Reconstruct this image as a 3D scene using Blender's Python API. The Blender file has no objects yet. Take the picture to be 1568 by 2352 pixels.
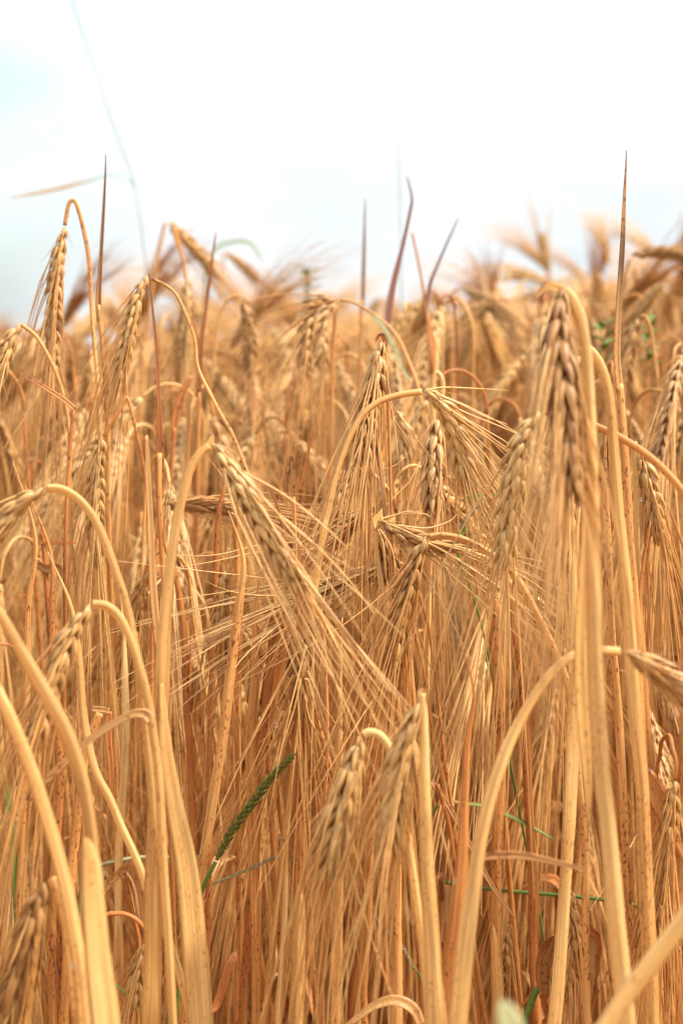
import bpy, math, random
import numpy as np
from mathutils import Vector, Euler
R = math.radians
rng = random.Random(7)
SC = bpy.context.scene
COL = SC.collection

# ------------------------------------------------------------------ camera
CAM_H = 0.95
PITCH = 6.0
cd = bpy.data.cameras.new('camera')
cam = bpy.data.objects.new('camera', cd)
COL.objects.link(cam)
SC.camera = cam
cam.location = (0, 0, CAM_H)
cam.rotation_euler = (R(90 - PITCH), 0, 0)
cd.sensor_fit = 'VERTICAL'
cd.sensor_height = 22.2
cd.sensor_width = 14.8
cd.lens = 11.1 / math.tan(R(14))
cd.clip_start = 0.02
cd.clip_end = 1000
cd.dof.use_dof = True
cd.dof.focus_distance = 0.96
cd.dof.aperture_fstop = 7.1
F = 1176 / math.tan(R(14))          # focal length in pixels of the 1568 x 2352 photograph

# ------------------------------------------------------------------ world: bright broken cloud
SUN_EL, SUN_AZ = 52.0, 102.0         # azimuth clockwise from +y (the view direction)
w = bpy.data.worlds.new('World')
SC.world = w
w.use_nodes = True
nt = w.node_tree
nt.nodes.clear()
N = nt.nodes.new
L = nt.links.new
out = N('ShaderNodeOutputWorld')
bg = N('ShaderNodeBackground')
bg.inputs['Strength'].default_value = 0.10
sky = N('ShaderNodeTexSky')
sky.sky_type = 'NISHITA'
sky.sun_disc = False
sky.sun_elevation = R(SUN_EL)
sky.sun_rotation = R(SUN_AZ)
tc = N('ShaderNodeTexCoord')
mp = N('ShaderNodeMapping')
mp.inputs['Scale'].default_value = (1.0, 1.0, 2.2)
mp.inputs['Location'].default_value = (0.37, 0.2, 0.47)
nz = N('ShaderNodeTexNoise')
nz.inputs['Scale'].default_value = 6.5
nz.inputs['Detail'].default_value = 7
nz.inputs['Roughness'].default_value = 0.5
L(tc.outputs['Generated'], mp.inputs['Vector'])
L(mp.outputs['Vector'], nz.inputs['Vector'])
sep = N('ShaderNodeSeparateXYZ')
L(tc.outputs['Generated'], sep.inputs['Vector'])
# thinner cloud towards the left, full cloud towards the sun
xr = N('ShaderNodeMapRange')
xr.inputs['From Min'].default_value = -0.19
xr.inputs['From Max'].default_value = -0.02
xr.inputs['To Min'].default_value = -0.20
xr.inputs['To Max'].default_value = 0.25
L(sep.outputs['X'], xr.inputs['Value'])
ad = N('ShaderNodeMath'); ad.operation = 'ADD'
L(nz.outputs['Fac'], ad.inputs[0]); L(xr.outputs['Result'], ad.inputs[1])
cr = N('ShaderNodeValToRGB')
cr.color_ramp.elements[0].position = 0.26
cr.color_ramp.elements[0].color = (0.5, 0.5, 0.5, 1)
cr.color_ramp.elements[1].position = 0.60
cr.color_ramp.elements[1].color = (1, 1, 1, 1)
L(ad.outputs[0], cr.inputs['Fac'])
# second noise: grey and white in the cloud
nz2 = N('ShaderNodeTexNoise')
nz2.inputs['Scale'].default_value = 11
nz2.inputs['Detail'].default_value = 6
L(mp.outputs['Vector'], nz2.inputs['Vector'])
cr2 = N('ShaderNodeValToRGB')
cr2.color_ramp.elements[0].position = 0.35
cr2.color_ramp.elements[0].color = (4.75, 5.1, 5.3, 1)
cr2.color_ramp.elements[1].position = 0.60
cr2.color_ramp.elements[1].color = (5.6, 5.85, 5.95, 1)
L(nz2.outputs['Fac'], cr2.inputs['Fac'])
# an overcast sky is up to three times brighter overhead than at the horizon
zr = N('ShaderNodeMapRange')
zr.inputs['From Min'].default_value = 0.0
zr.inputs['From Max'].default_value = 1.0
zr.inputs['To Min'].default_value = 0.92
zr.inputs['To Max'].default_value = 2.5
L(sep.outputs['Z'], zr.inputs['Value'])
cm = N('ShaderNodeVectorMath'); cm.operation = 'SCALE'
L(cr2.outputs['Color'], cm.inputs[0]); L(zr.outputs['Result'], cm.inputs['Scale'])
mx = N('ShaderNodeMixRGB')
L(cr.outputs['Color'], mx.inputs['Fac'])
blue = N('ShaderNodeMixRGB'); blue.blend_type = 'MULTIPLY'; blue.inputs['Fac'].default_value = 1
blue.inputs['Color2'].default_value = (0.80, 1.02, 1.10, 1)
L(sky.outputs['Color'], blue.inputs['Color1'])
L(blue.outputs['Color'], mx.inputs['Color1'])
L(cm.outputs['Vector'], mx.inputs['Color2'])
L(mx.outputs['Color'], bg.inputs['Color'])
L(bg.outputs['Background'], out.inputs['Surface'])

sd = bpy.data.lights.new('sun', 'SUN')
sd.energy = 3.9
sd.angle = R(5)
sd.color = (1.0, 0.95, 0.86)
so = bpy.data.objects.new('sun', sd)
COL.objects.link(so)
so.rotation_euler = Vector((math.sin(R(SUN_AZ)) * math.cos(R(SUN_EL)), math.cos(R(SUN_AZ)) * math.cos(R(SUN_EL)), math.sin(R(SUN_EL)))).to_track_quat('Z', 'Y').to_euler()

SC.view_settings.view_transform = 'Standard'
SC.view_settings.look = 'None'
SC.view_settings.gamma = 1
SC.view_settings.exposure = 0.95
SC.render.engine = 'CYCLES'
SC.cycles.use_denoising = True
SC.cycles.max_bounces = 8
SC.cycles.diffuse_bounces = 5
SC.cycles.transmission_bounces = 6
SC.cycles.caustics_reflective = False
SC.cycles.caustics_refractive = False

# ------------------------------------------------------------------ helpers
def ground_z(x, y):
    z = (0.135 if x > 0 else 0.055) * 3 * math.tanh(x / 3) + 0.006 * math.sin(5 * x + 1) * math.cos(4 * y)
    if y > 3.2:                       # the field rolls over a crest and falls away
        k = y - 3.2
        z -= 0.075 * k * k / (k + 2.0)
    return z

def P(px, py, d):
    """A point of the field at depth d along the view axis, seen at photograph pixel (px, py)."""
    xc = (px - 784) / F * d
    yc = (1176 - py) / F * d
    p = R(PITCH)
    # camera axes in the world: right = +x, view = (0, cos p, -sin p), up = (0, sin p, cos p)
    return np.array([xc, d * math.cos(p) + yc * math.sin(p), CAM_H - d * math.sin(p) + yc * math.cos(p)])

def nrm(v):
    return v / (np.linalg.norm(v) + 1e-12)

def smooth(pts, per=6):
    """Catmull-Rom through pts (rows of any width)."""
    pts = np.asarray(pts, float)
    if len(pts) < 3:
        t = np.linspace(0, 1, per + 1)[:, None]
        return pts[0] * (1 - t) + pts[-1] * t
    p = np.vstack([2 * pts[0] - pts[1], pts, 2 * pts[-1] - pts[-2]])
    res = []
    for i in range(1, len(p) - 2):
        a, b, c, d = p[i - 1], p[i], p[i + 1], p[i + 2]
        for k in range(per):
            t = k / per
            res.append(0.5 * (2 * b + (c - a) * t + (2 * a - 5 * b + 4 * c - d) * t * t + (3 * b - a - 3 * c + d) * t ** 3))
    res.append(p[-2])
    return np.array(res)

def frames(pts, n0=None):
    T = np.gradient(pts, axis=0)
    T /= np.linalg.norm(T, axis=1)[:, None] + 1e-12
    if n0 is None:
        n0 = np.array([0.3, -1.0, 0.1])
    n = nrm(n0 - T[0] * np.dot(n0, T[0]))
    Ns = []
    for t in T:
        n = nrm(n - t * np.dot(n, t))
        Ns.append(n)
    Ns = np.array(Ns)
    return T, Ns, np.cross(T, Ns)

class MB:
    def __init__(self):
        self.v, self.f, self.r, self.t, self.m, self.n = [], [], [], [], [], 0

    def add(self, V, faces, rest, tint, mi=0):
        self.v.append(V); self.r.append(rest); self.t.append(tint)
        o = self.n
        self.f.extend([tuple(i + o for i in f) for f in faces])
        self.m.extend([mi] * len(faces))
        self.n += len(V)

    def build(self, name, mats):
        me = bpy.data.meshes.new(name)
        V = np.vstack(self.v)
        me.from_pydata(V.tolist(), [], self.f)
        a = me.attributes.new('rest', 'FLOAT_VECTOR', 'POINT')
        a.data.foreach_set('vector', np.vstack(self.r).astype(np.float32).ravel())
        a = me.attributes.new('tint', 'FLOAT', 'POINT')
        a.data.foreach_set('value', np.concatenate(self.t).astype(np.float32))
        for m in mats:
            me.materials.append(m)
        if len(mats) > 1:
            me.polygons.foreach_set('material_index', np.array(self.m, np.int32))
        me.polygons.foreach_set('use_smooth', np.ones(len(me.polygons), bool))
        me.update()
        return me

_fc = {}
def ring_faces(nr, ns, caps):
    k = (nr, ns, caps)
    if k not in _fc:
        fs = []
        for i in range(nr - 1):
            for j in range(ns):
                a, b = i * ns + j, i * ns + (j + 1) % ns
                fs.append((a, b, b + ns, a + ns))
        if caps:
            fs.append(tuple(range(ns - 1, -1, -1)))
            fs.append(tuple(range((nr - 1) * ns, nr * ns)))
        _fc[k] = fs
    return _fc[k]

def tube(mb, pts, rad, sides=8, n0=None, tint=0.0, mi=0, caps=True, off=None, ell=1.0, rib=0.0):
    pts = np.asarray(pts, float)
    nr = len(pts)
    rad = np.broadcast_to(np.asarray(rad, float), (nr,))
    T, Ns, B = frames(pts, n0)
    a = np.linspace(0, 2 * math.pi, sides, endpoint=False)
    rb = 1 + rib * (np.cos(3 * a + 1.3) + 0.7 * np.cos(5 * a))
    ca, sa = np.cos(a) * rb, np.sin(a) * ell * rb
    V = pts[:, None, :] + rad[:, None, None] * (ca[None, :, None] * Ns[:, None, :] + sa[None, :, None] * B[:, None, :])
    s = np.concatenate([[0], np.cumsum(np.linalg.norm(np.diff(pts, axis=0), axis=1))])
    o = rng.random() * 7 if off is None else off
    rest = np.stack([rad[:, None] * ca[None, :] + o, rad[:, None] * sa[None, :], np.repeat(s[:, None], sides, 1)], -1)
    tt = np.repeat(np.broadcast_to(np.asarray(tint, float), (nr,))[:, None], sides, 1)
    mb.add(V.reshape(-1, 3), ring_faces(nr, sides, caps), rest.reshape(-1, 3), tt.ravel(), mi)

def blade(mb, pts, wid, fold=0.25, th=0.0004, n0=None, twist=0.0, tint=0.0, mi=0, curl=0.0):
    """A leaf blade: a folded strip with a real thickness."""
    pts = np.asarray(pts, float)
    nr = len(pts)
    wid = np.broadcast_to(np.asarray(wid, float), (nr,)) * 0.5
    T, Ns, B = frames(pts, n0)
    tw = np.linspace(0, twist, nr)
    N2 = Ns * np.cos(tw)[:, None] + B * np.sin(tw)[:, None]
    B2 = -Ns * np.sin(tw)[:, None] + B * np.cos(tw)[:, None]
    prof = []
    for u in (-1, -0.5, 0, 0.5, 1):
        prof.append((u, fold * abs(u) + curl * u * u, 1))
    for u in (0.95, 0.5, 0, -0.5, -0.95):
        prof.append((u, fold * abs(u) + curl * u * u, -1))
    pu = np.array([q[0] for q in prof]); ph = np.array([q[1] for q in prof]); ps = np.array([q[2] for q in prof])
    V = pts[:, None, :] + (wid[:, None] * pu)[..., None] * B2[:, None, :] + (wid[:, None] * ph + ps[None, :] * th * 0.5)[..., None] * N2[:, None, :]
    s = np.concatenate([[0], np.cumsum(np.linalg.norm(np.diff(pts, axis=0), axis=1))])
    o = rng.random() * 7
    rest = np.stack([wid[:, None] * pu[None, :] + o, np.broadcast_to(ps * th, (nr, 10)), np.repeat(s[:, None], 10, 1)], -1)
    tt = np.repeat(np.broadcast_to(np.asarray(tint, float), (nr,))[:, None], 10, 1)
    mb.add(V.reshape(-1, 3), ring_faces(nr, 10, True), rest.reshape(-1, 3), tt.ravel(), mi)

def kernel(mb, base, d, outw, ln, wd, th, sides, rings, mi=0):
    t = np.linspace(0, 1, rings)
    rad = np.interp(t, [0, .12, .3, .5, .7, .86, 1], [.3, .72, 1, .98, .74, .42, .13])
    b = nrm(np.cross(d, outw))
    o = nrm(np.cross(b, d))
    a = np.linspace(0, 2 * math.pi, sides, endpoint=False)
    ca, sa = np.cos(a), np.sin(a)
    bow = np.sin(np.pi * t) * ln * 0.06
    c = base[None, :] + d[None, :] * (t * ln)[:, None] + o[None, :] * bow[:, None]
    # a crease runs along the grain's outer face
    rr = 1 - 0.16 * np.exp(-(((a + math.pi) % (2 * math.pi) - math.pi) / 0.5) ** 2)
    V = c[:, None, :] + rad[:, None, None] * ((ca * rr)[None, :, None] * o * th * 0.5 + (sa * rr)[None, :, None] * b * wd * 0.5)
    off = rng.random() * 9
    rest = np.stack([rad[:, None] * ca * th * 0.5 + off, rad[:, None] * sa * wd * 0.5, np.repeat((t * ln)[:, None], sides, 1)], -1)
    tt = np.repeat(t[:, None], sides, 1)
    mb.add(V.reshape(-1, 3), ring_faces(rings, sides, False), rest.reshape(-1, 3), tt.ravel(), mi)

DOWN = np.array([0, 0, -1.0])

def ear_geo(kb, ab, path, W, alen=0.11, spread=0.16, droop=0.25, n0=None, lod=0, mk=0, ma=0, every=1, awn_r=0.00036, dense=False):
    """Six-rowed barley ear along path (base to tip); W is its width in metres.  Grains go to kb, awns to ab."""
    p = smooth(path, 8)
    s = np.concatenate([[0], np.cumsum(np.linalg.norm(np.diff(p, axis=0), axis=1))])
    Lg = s[-1]
    T, Ns, B = frames(p, n0)
    n = max(8, int(Lg / (W * (0.30 if lod == 0 else 0.34))))
    if dense:
        n = int(n * 1.45)
    klen, kw, kt = 1.12 * W, 0.355 * W, 0.30 * W
    if dense:
        klen, kw, kt = 1.04 * W, 0.275 * W, 0.22 * W
    sides, rings = ((8, 8) if lod == 0 else (5, 5))
    tube(kb, p[::2], W * 0.07, 5, tint=0.4, mi=mk)
    for i in range(n):
        t = (i + 0.2) / n
        q = t * Lg
        pos = np.array([np.interp(q, s, p[:, k]) for k in range(3)])
        j = min(len(p) - 1, int(t * (len(p) - 1)))
        tt, nn, bb = T[j], Ns[j], B[j]
        side = 1 if i % 2 else -1
        prof = min(1.0, 0.62 + 1.9 * t) * (1 - max(0.0, (t - 0.72) / 0.28) * 0.42)
        for az in (-66, 0, 66):
            a = R(az + rng.uniform(-14, 14))
            o = nrm(bb * side * math.cos(a) + nn * math.sin(a))
            ang = R(19 + rng.uniform(-5, 6)) * (0.75 + 0.25 * prof) * (1.0 if az == 0 else 0.85)
            dr = nrm(tt * math.cos(ang) + o * math.sin(ang))
            kk = prof * rng.uniform(0.84, 1.1) * (1.0 if az == 0 else 0.93)
            base = pos + o * W * 0.09 * prof
            kernel(kb, base, dr, o, klen * kk, kw * kk, kt * kk, sides, rings, mk)
            if lod == 0 and rng.random() < 0.6:       # a pale glume beside the grain
                g0 = base + np.cross(dr, o) * kw * 0.45 * rng.choice((-1, 1)) + o * kt * 0.3
                gl = klen * rng.uniform(0.9, 1.5)
                gd = nrm(dr + o * rng.uniform(0.02, 0.2))
                g = np.linspace(0, 1, 4)[:, None]
                tube(ab, g0 + gd * gl * g + o * (g ** 2) * gl * 0.06, np.array([.5, .8, .45, .12]) * W * 0.045, 4, mi=ma, caps=False, ell=0.5)
            if (i * 3 + (az + 66) // 66) % every:
                continue
            st = base + dr * klen * kk * 0.9
            sp = spread * rng.uniform(0.3, 1.35)
            ad_ = nrm(tt + o * sp + nrm(np.cross(tt, o)) * rng.gauss(0, spread * 0.35))
            al = alen * rng.uniform(0.8, 1.08) * (0.78 + 0.4 * (1 - abs(t - 0.45)))
            ns = 8 if lod == 0 else 5
            u = np.linspace(0, 1, ns)[:, None]
            bend = np.array([rng.gauss(0, 1), rng.gauss(0, 1), rng.gauss(0, 1)]) * 0.055
            d0 = nrm(dr * 0.65 + ad_ * 0.35)
            u1 = np.minimum(u, 0.12)
            c = st + d0 * al * u1 + ad_ * al * (u - u1) + (DOWN * droop + bend) * al * u ** 2
            if lod == 0 and rng.random() < 0.035:     # now and then one awn strays
                c = st + d0 * al * u1 + nrm(ad_ + o * rng.uniform(0.25, 0.7)) * al * (u - u1) + (DOWN * droop * 0.5 + bend * 4) * al * u ** 2
            tube(ab, c, np.interp(np.linspace(0, 1, ns), [0, .15, .5, 1], [1.75, 1.3, .95, .35]) * awn_r * (1 if lod == 0 else 1.25), 4 if lod == 0 else 3, mi=ma, caps=False, ell=0.62)

# ------------------------------------------------------------------ materials
def node_mat(name, ca, cb, cc, dark, speck=0.5, rough=0.5, transl=0.25, streak=900.0, tint_col=None, bump=0.25, spec=0.35):
    """Dry plant matter: colour wanders between ca / cb / cc from plant to plant and in streaks along the piece; dark specks; tint_col where the tint attribute says so."""
    m = bpy.data.materials.new(name)
    m.use_nodes = True
    t = m.node_tree
    t.nodes.clear()
    n, l = t.nodes.new, t.links.new
    o = n('ShaderNodeOutputMaterial')
    at = n('ShaderNodeAttribute'); at.attribute_name = 'rest'
    ti = n('ShaderNodeAttribute'); ti.attribute_name = 'tint'
    oi = n('ShaderNodeObjectInfo')
    mu = n('ShaderNodeMath'); mu.operation = 'MULTIPLY'; mu.inputs[1].default_value = 40
    l(oi.outputs['Random'], mu.inputs[0])
    va = n('ShaderNodeVectorMath'); va.operation = 'ADD'
    l(at.outputs['Vector'], va.inputs[0]); l(mu.outputs[0], va.inputs[1])
    mp1 = n('ShaderNodeMapping'); mp1.inputs['Scale'].default_value = (streak, streak, streak * 0.02)
    l(va.outputs[0], mp1.inputs['Vector'])
    st = n('ShaderNodeTexNoise'); st.inputs['Scale'].default_value = 1.0; st.inputs['Detail'].default_value = 3
    l(mp1.outputs['Vector'], st.inputs['Vector'])
    mp2 = n('ShaderNodeMapping'); mp2.inputs['Scale'].default_value = (60, 60, 22)
    l(va.outputs[0], mp2.inputs['Vector'])
    bl = n('ShaderNodeTexNoise'); bl.inputs['Scale'].default_value = 1.0; bl.inputs['Detail'].default_value = 4
    l(mp2.outputs['Vector'], bl.inputs['Vector'])
    # plant-to-plant colour
    r1 = n('ShaderNodeValToRGB')
    e = r1.color_ramp.elements
    e[0].position, e[0].color = 0.0, (*ca, 1)
    e[1].position, e[1].color = 1.0, (*cc, 1)
    k = e.new(0.5); k.color = (*cb, 1)
    av = n('ShaderNodeMath'); av.operation = 'MULTIPLY_ADD'; av.inputs[1].default_value = 0.55
    l(oi.outputs['Random'], av.inputs[0])
    b2 = n('ShaderNodeMapRange'); b2.inputs['From Min'].default_value = 0.3; b2.inputs['From Max'].default_value = 0.7; b2.inputs['To Min'].default_value = -0.05; b2.inputs['To Max'].default_value = 0.5
    l(bl.outputs['Fac'], b2.inputs['Value']); l(b2.outputs['Result'], av.inputs[2])
    l(av.outputs[0], r1.inputs['Fac'])
    # streaks
    sr = n('ShaderNodeMapRange'); sr.inputs['From Min'].default_value = 0.3; sr.inputs['From Max'].default_value = 0.7; sr.inputs['To Min'].default_value = 0.62; sr.inputs['To Max'].default_value = 1.18
    l(st.outputs['Fac'], sr.inputs['Value'])
    m1 = n('ShaderNodeVectorMath'); m1.operation = 'SCALE'
    l(r1.outputs['Color'], m1.inputs[0]); l(sr.outputs['Result'], m1.inputs['Scale'])
    # specks
    mp3 = n('ShaderNodeMapping'); mp3.inputs['Scale'].default_value = (1000, 1000, 420)
    l(va.outputs[0], mp3.inputs['Vector'])
    sp = n('ShaderNodeTexNoise'); sp.inputs['Scale'].default_value = 1.0; sp.inputs['Detail'].default_value = 2
    l(mp3.outputs['Vector'], sp.inputs['Vector'])
    s2 = n('ShaderNodeMath'); s2.operation = 'MULTIPLY_ADD'; s2.inputs[1].default_value = 0.45
    l(bl.outputs['Fac'], s2.inputs[0]); l(sp.outputs['Fac'], s2.inputs[2])
    s3 = n('ShaderNodeMapRange'); s3.inputs['From Min'].default_value = 0.825; s3.inputs['From Max'].default_value = 0.93; s3.inputs['To Max'].default_value = speck
    l(s2.outputs[0], s3.inputs['Value'])
    m2 = n('ShaderNodeMixRGB'); m2.inputs['Color2'].default_value = (*dark, 1)
    l(s3.outputs['Result'], m2.inputs['Fac']); l(m1.outputs[0], m2.inputs['Color1'])
    last = m2.outputs['Color']
    if tint_col is not None:
        m3 = n('ShaderNodeMixRGB'); m3.inputs['Color2'].default_value = (*tint_col, 1)
        l(ti.outputs['Fac'], m3.inputs['Fac']); l(last, m3.inputs['Color1'])
        last = m3.outputs['Color']
    pb = n('ShaderNodeBsdfPrincipled')
    pb.inputs['Roughness'].default_value = rough
    pb.inputs['Specular IOR Level'].default_value = spec
    l(last, pb.inputs['Base Color'])
    bp = n('ShaderNodeBump'); bp.inputs['Strength'].default_value = bump; bp.inputs['Distance'].default_value = 0.0004
    l(st.outputs['Fac'], bp.inputs['Height']); l(bp.outputs['Normal'], pb.inputs['Normal'])
    if transl > 0:
        tr = n('ShaderNodeBsdfTranslucent')
        l(last, tr.inputs['Color'])
        ms = n('ShaderNodeMixShader'); ms.inputs['Fac'].default_value = transl
        l(pb.outputs[0], ms.inputs[1]); l(tr.outputs[0], ms.inputs[2])
        l(ms.outputs[0], o.inputs['Surface'])
    else:
        l(pb.outputs[0], o.inputs['Surface'])
    return m

RUST = (0.16, 0.052, 0.018)
M = {}
M['straw'] = node_mat('straw', (0.82, 0.48, 0.175), (0.74, 0.355, 0.105), (0.58, 0.205, 0.048), RUST, speck=0.95, tint_col=(0.30, 0.10, 0.04))
M['pale_straw'] = node_mat('pale_straw', (0.88, 0.60, 0.25), (0.82, 0.485, 0.165), (0.73, 0.36, 0.105), RUST, speck=0.48, tint_col=(0.34, 0.12, 0.05))
M['rusty_straw'] = node_mat('rusty_straw', (0.68, 0.31, 0.09), (0.58, 0.215, 0.055), (0.42, 0.13, 0.032), (0.10, 0.03, 0.012), speck=0.9, tint_col=(0.20, 0.06, 0.03))
M['grain'] = node_mat('grain', (0.64, 0.395, 0.145), (0.50, 0.275, 0.088), (0.37, 0.18, 0.056), (0.17, 0.07, 0.03), speck=0.35, rough=0.42, transl=0.0, streak=1400, tint_col=None, bump=0.35, spec=0.4)
M['dark_grain'] = node_mat('dark_grain', (0.48, 0.27, 0.085), (0.36, 0.18, 0.053), (0.25, 0.105, 0.03), (0.12, 0.05, 0.022), speck=0.4, rough=0.45, transl=0.0, streak=1400, bump=0.35, spec=0.4)
M['awn'] = node_mat('awn', (0.90, 0.60, 0.25), (0.80, 0.435, 0.14), (0.62, 0.255, 0.065), RUST, speck=0.55, rough=0.4, transl=0.15, streak=1500, bump=0.0, spec=0.45)
M['dry_leaf'] = node_mat('dry_leaf', (0.72, 0.42, 0.16), (0.62, 0.30, 0.10), (0.46, 0.19, 0.06), (0.13, 0.045, 0.025), speck=0.85, transl=0.35, streak=1300, tint_col=(0.15, 0.075, 0.04), bump=0.4)
M['purple_leaf'] = node_mat('purple_leaf', (0.38, 0.19, 0.13), (0.34, 0.15, 0.11), (0.38, 0.18, 0.11), (0.08, 0.03, 0.03), speck=0.6, transl=0.3, streak=1300, tint_col=(0.22, 0.16, 0.13))
M['green_blade'] = node_mat('green_blade', (0.15, 0.24, 0.035), (0.19, 0.30, 0.05), (0.26, 0.32, 0.07), (0.25, 0.2, 0.08), speck=0.3, transl=0.35, streak=1300, tint_col=(0.42, 0.16, 0.05))
M['green_seed'] = node_mat('green_seed', (0.13, 0.15, 0.024), (0.18, 0.19, 0.03), (0.26, 0.23, 0.05), (0.10, 0.06, 0.02), speck=0.5, transl=0.2, streak=1500, tint_col=None)
M['pale_seed'] = node_mat('pale_seed', (0.50, 0.48, 0.26), (0.44, 0.42, 0.20), (0.55, 0.40, 0.20), (0.12, 0.12, 0.04), speck=0.5, transl=0.25, streak=1500, tint_col=(0.40, 0.22, 0.14))
M['grey_blade'] = node_mat('grey_blade', (0.42, 0.50, 0.46), (0.42, 0.50, 0.46), (0.46, 0.50, 0.42), (0.2, 0.2, 0.15), speck=0.2, transl=0.35, streak=1300, tint_col=(0.44, 0.25, 0.09))

mw = bpy.data.materials.new('water_drop'); mw.use_nodes = True
pb = mw.node_tree.nodes['Principled BSDF']
pb.inputs['Transmission Weight'].default_value = 1.0
pb.inputs['Roughness'].default_value = 0.0
pb.inputs['IOR'].default_value = 1.33

mg = bpy.data.materials.new('stubble_soil'); mg.use_nodes = True
t = mg.node_tree
pb = t.nodes['Principled BSDF']; pb.inputs['Roughness'].default_value = 0.95
tcg = t.nodes.new('ShaderNodeTexCoord')
n1 = t.nodes.new('ShaderNodeTexNoise'); n1.inputs['Scale'].default_value = 14; n1.inputs['Detail'].default_value = 9
r1 = t.nodes.new('ShaderNodeValToRGB')
r1.color_ramp.elements[0].position = 0.35; r1.color_ramp.elements[0].color = (0.20, 0.10, 0.045, 1)
r1.color_ramp.elements[1].position = 0.65; r1.color_ramp.elements[1].color = (0.46, 0.27, 0.11, 1)
t.links.new(tcg.outputs['Object'], n1.inputs['Vector']); t.links.new(n1.outputs['Fac'], r1.inputs['Fac']); t.links.new(r1.outputs['Color'], pb.inputs['Base Color'])

# ------------------------------------------------------------------ ground
xs = sorted(set([round(v, 3) for v in np.concatenate([np.linspace(-3, 3, 61), np.linspace(-20, 20, 21), np.array([-400, -150, -60, 60, 150, 400])])]))
ys = sorted(set([round(v, 3) for v in np.concatenate([np.linspace(-1, 5, 61), np.linspace(-20, 40, 21), np.array([-400, -150, -60, 80, 200, 450])])]))
V = [(x, y, ground_z(x, y)) for y in ys for x in xs]
nx = len(xs)
FC = [(j * nx + i, j * nx + i + 1, (j + 1) * nx + i + 1, (j + 1) * nx + i) for j in range(len(ys) - 1) for i in range(nx - 1)]
me = bpy.data.meshes.new('ground'); me.from_pydata(V, [], FC); me.materials.append(mg)
me.polygons.foreach_set('use_smooth', np.ones(len(me.polygons), bool))
g = bpy.data.objects.new('ground', me); COL.objects.link(g); g['kind'] = 'structure'

# ------------------------------------------------------------------ things
def thing(name, label, cat, loc, group=None):
    o = bpy.data.objects.new(name, None)
    o.empty_display_size = 0.02
    COL.objects.link(o)
    o.location = loc
    o['label'] = label
    o['category'] = cat
    o['kind'] = 'thing'
    if group:
        o['group'] = group
    return o

def part(name, mb, mats, parent, label=None):
    """mb is in coordinates relative to the thing's base"""
    if mb.n == 0:
        return None
    me = mb.build(name, mats if isinstance(mats, (list, tuple)) else [mats])
    o = bpy.data.objects.new(name, me)
    COL.objects.link(o)
    o.parent = parent
    if label:
        o['label'] = label
    return o

def trace(pix, d, wob=0.0):
    """pixels [(x, y[, w[, dd]])] -> world points and half-widths"""
    pts, ww = [], []
    for q in pix:
        dd = d + (q[3] if len(q) > 3 else 0.0)
        pts.append(P(q[0], q[1], dd))
        ww.append((q[2] if len(q) > 2 and q[2] else np.nan) * dd / F)
    return np.array(pts), np.array(ww)

def to_ground(pts, rad):
    """extend a stem traced from its lowest visible point upward (pts[0]) down to the ground"""
    b = pts[0]
    k = nrm(pts[0] - pts[min(2, len(pts) - 1)])
    if k[2] > -0.3:
        k = nrm(np.array([k[0], k[1], -0.6]))
    h = b[2] - ground_z(b[0], b[1])
    ex, pr = [], []
    for u in (1.0, 0.74, 0.5, 0.32, 0.18, 0.08):
        dx = k[0] / abs(k[2]) * h * 0.55 * math.tanh(u * 1.2)
        dx = max(-0.09, min(0.09, dx))
        x, y = b[0] + dx, b[1] + 0.01 * u
        z = ground_z(x, y) + (1 - u) * h
        ex.append((x, y, z)); pr.append(rad[0] * (1 + 0.05 * u))
    return np.vstack([ex, pts]), np.concatenate([pr, rad])

def near(d):
    return 0.95 - (0.95 - d) * 0.68 if d < 0.95 else d

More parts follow.
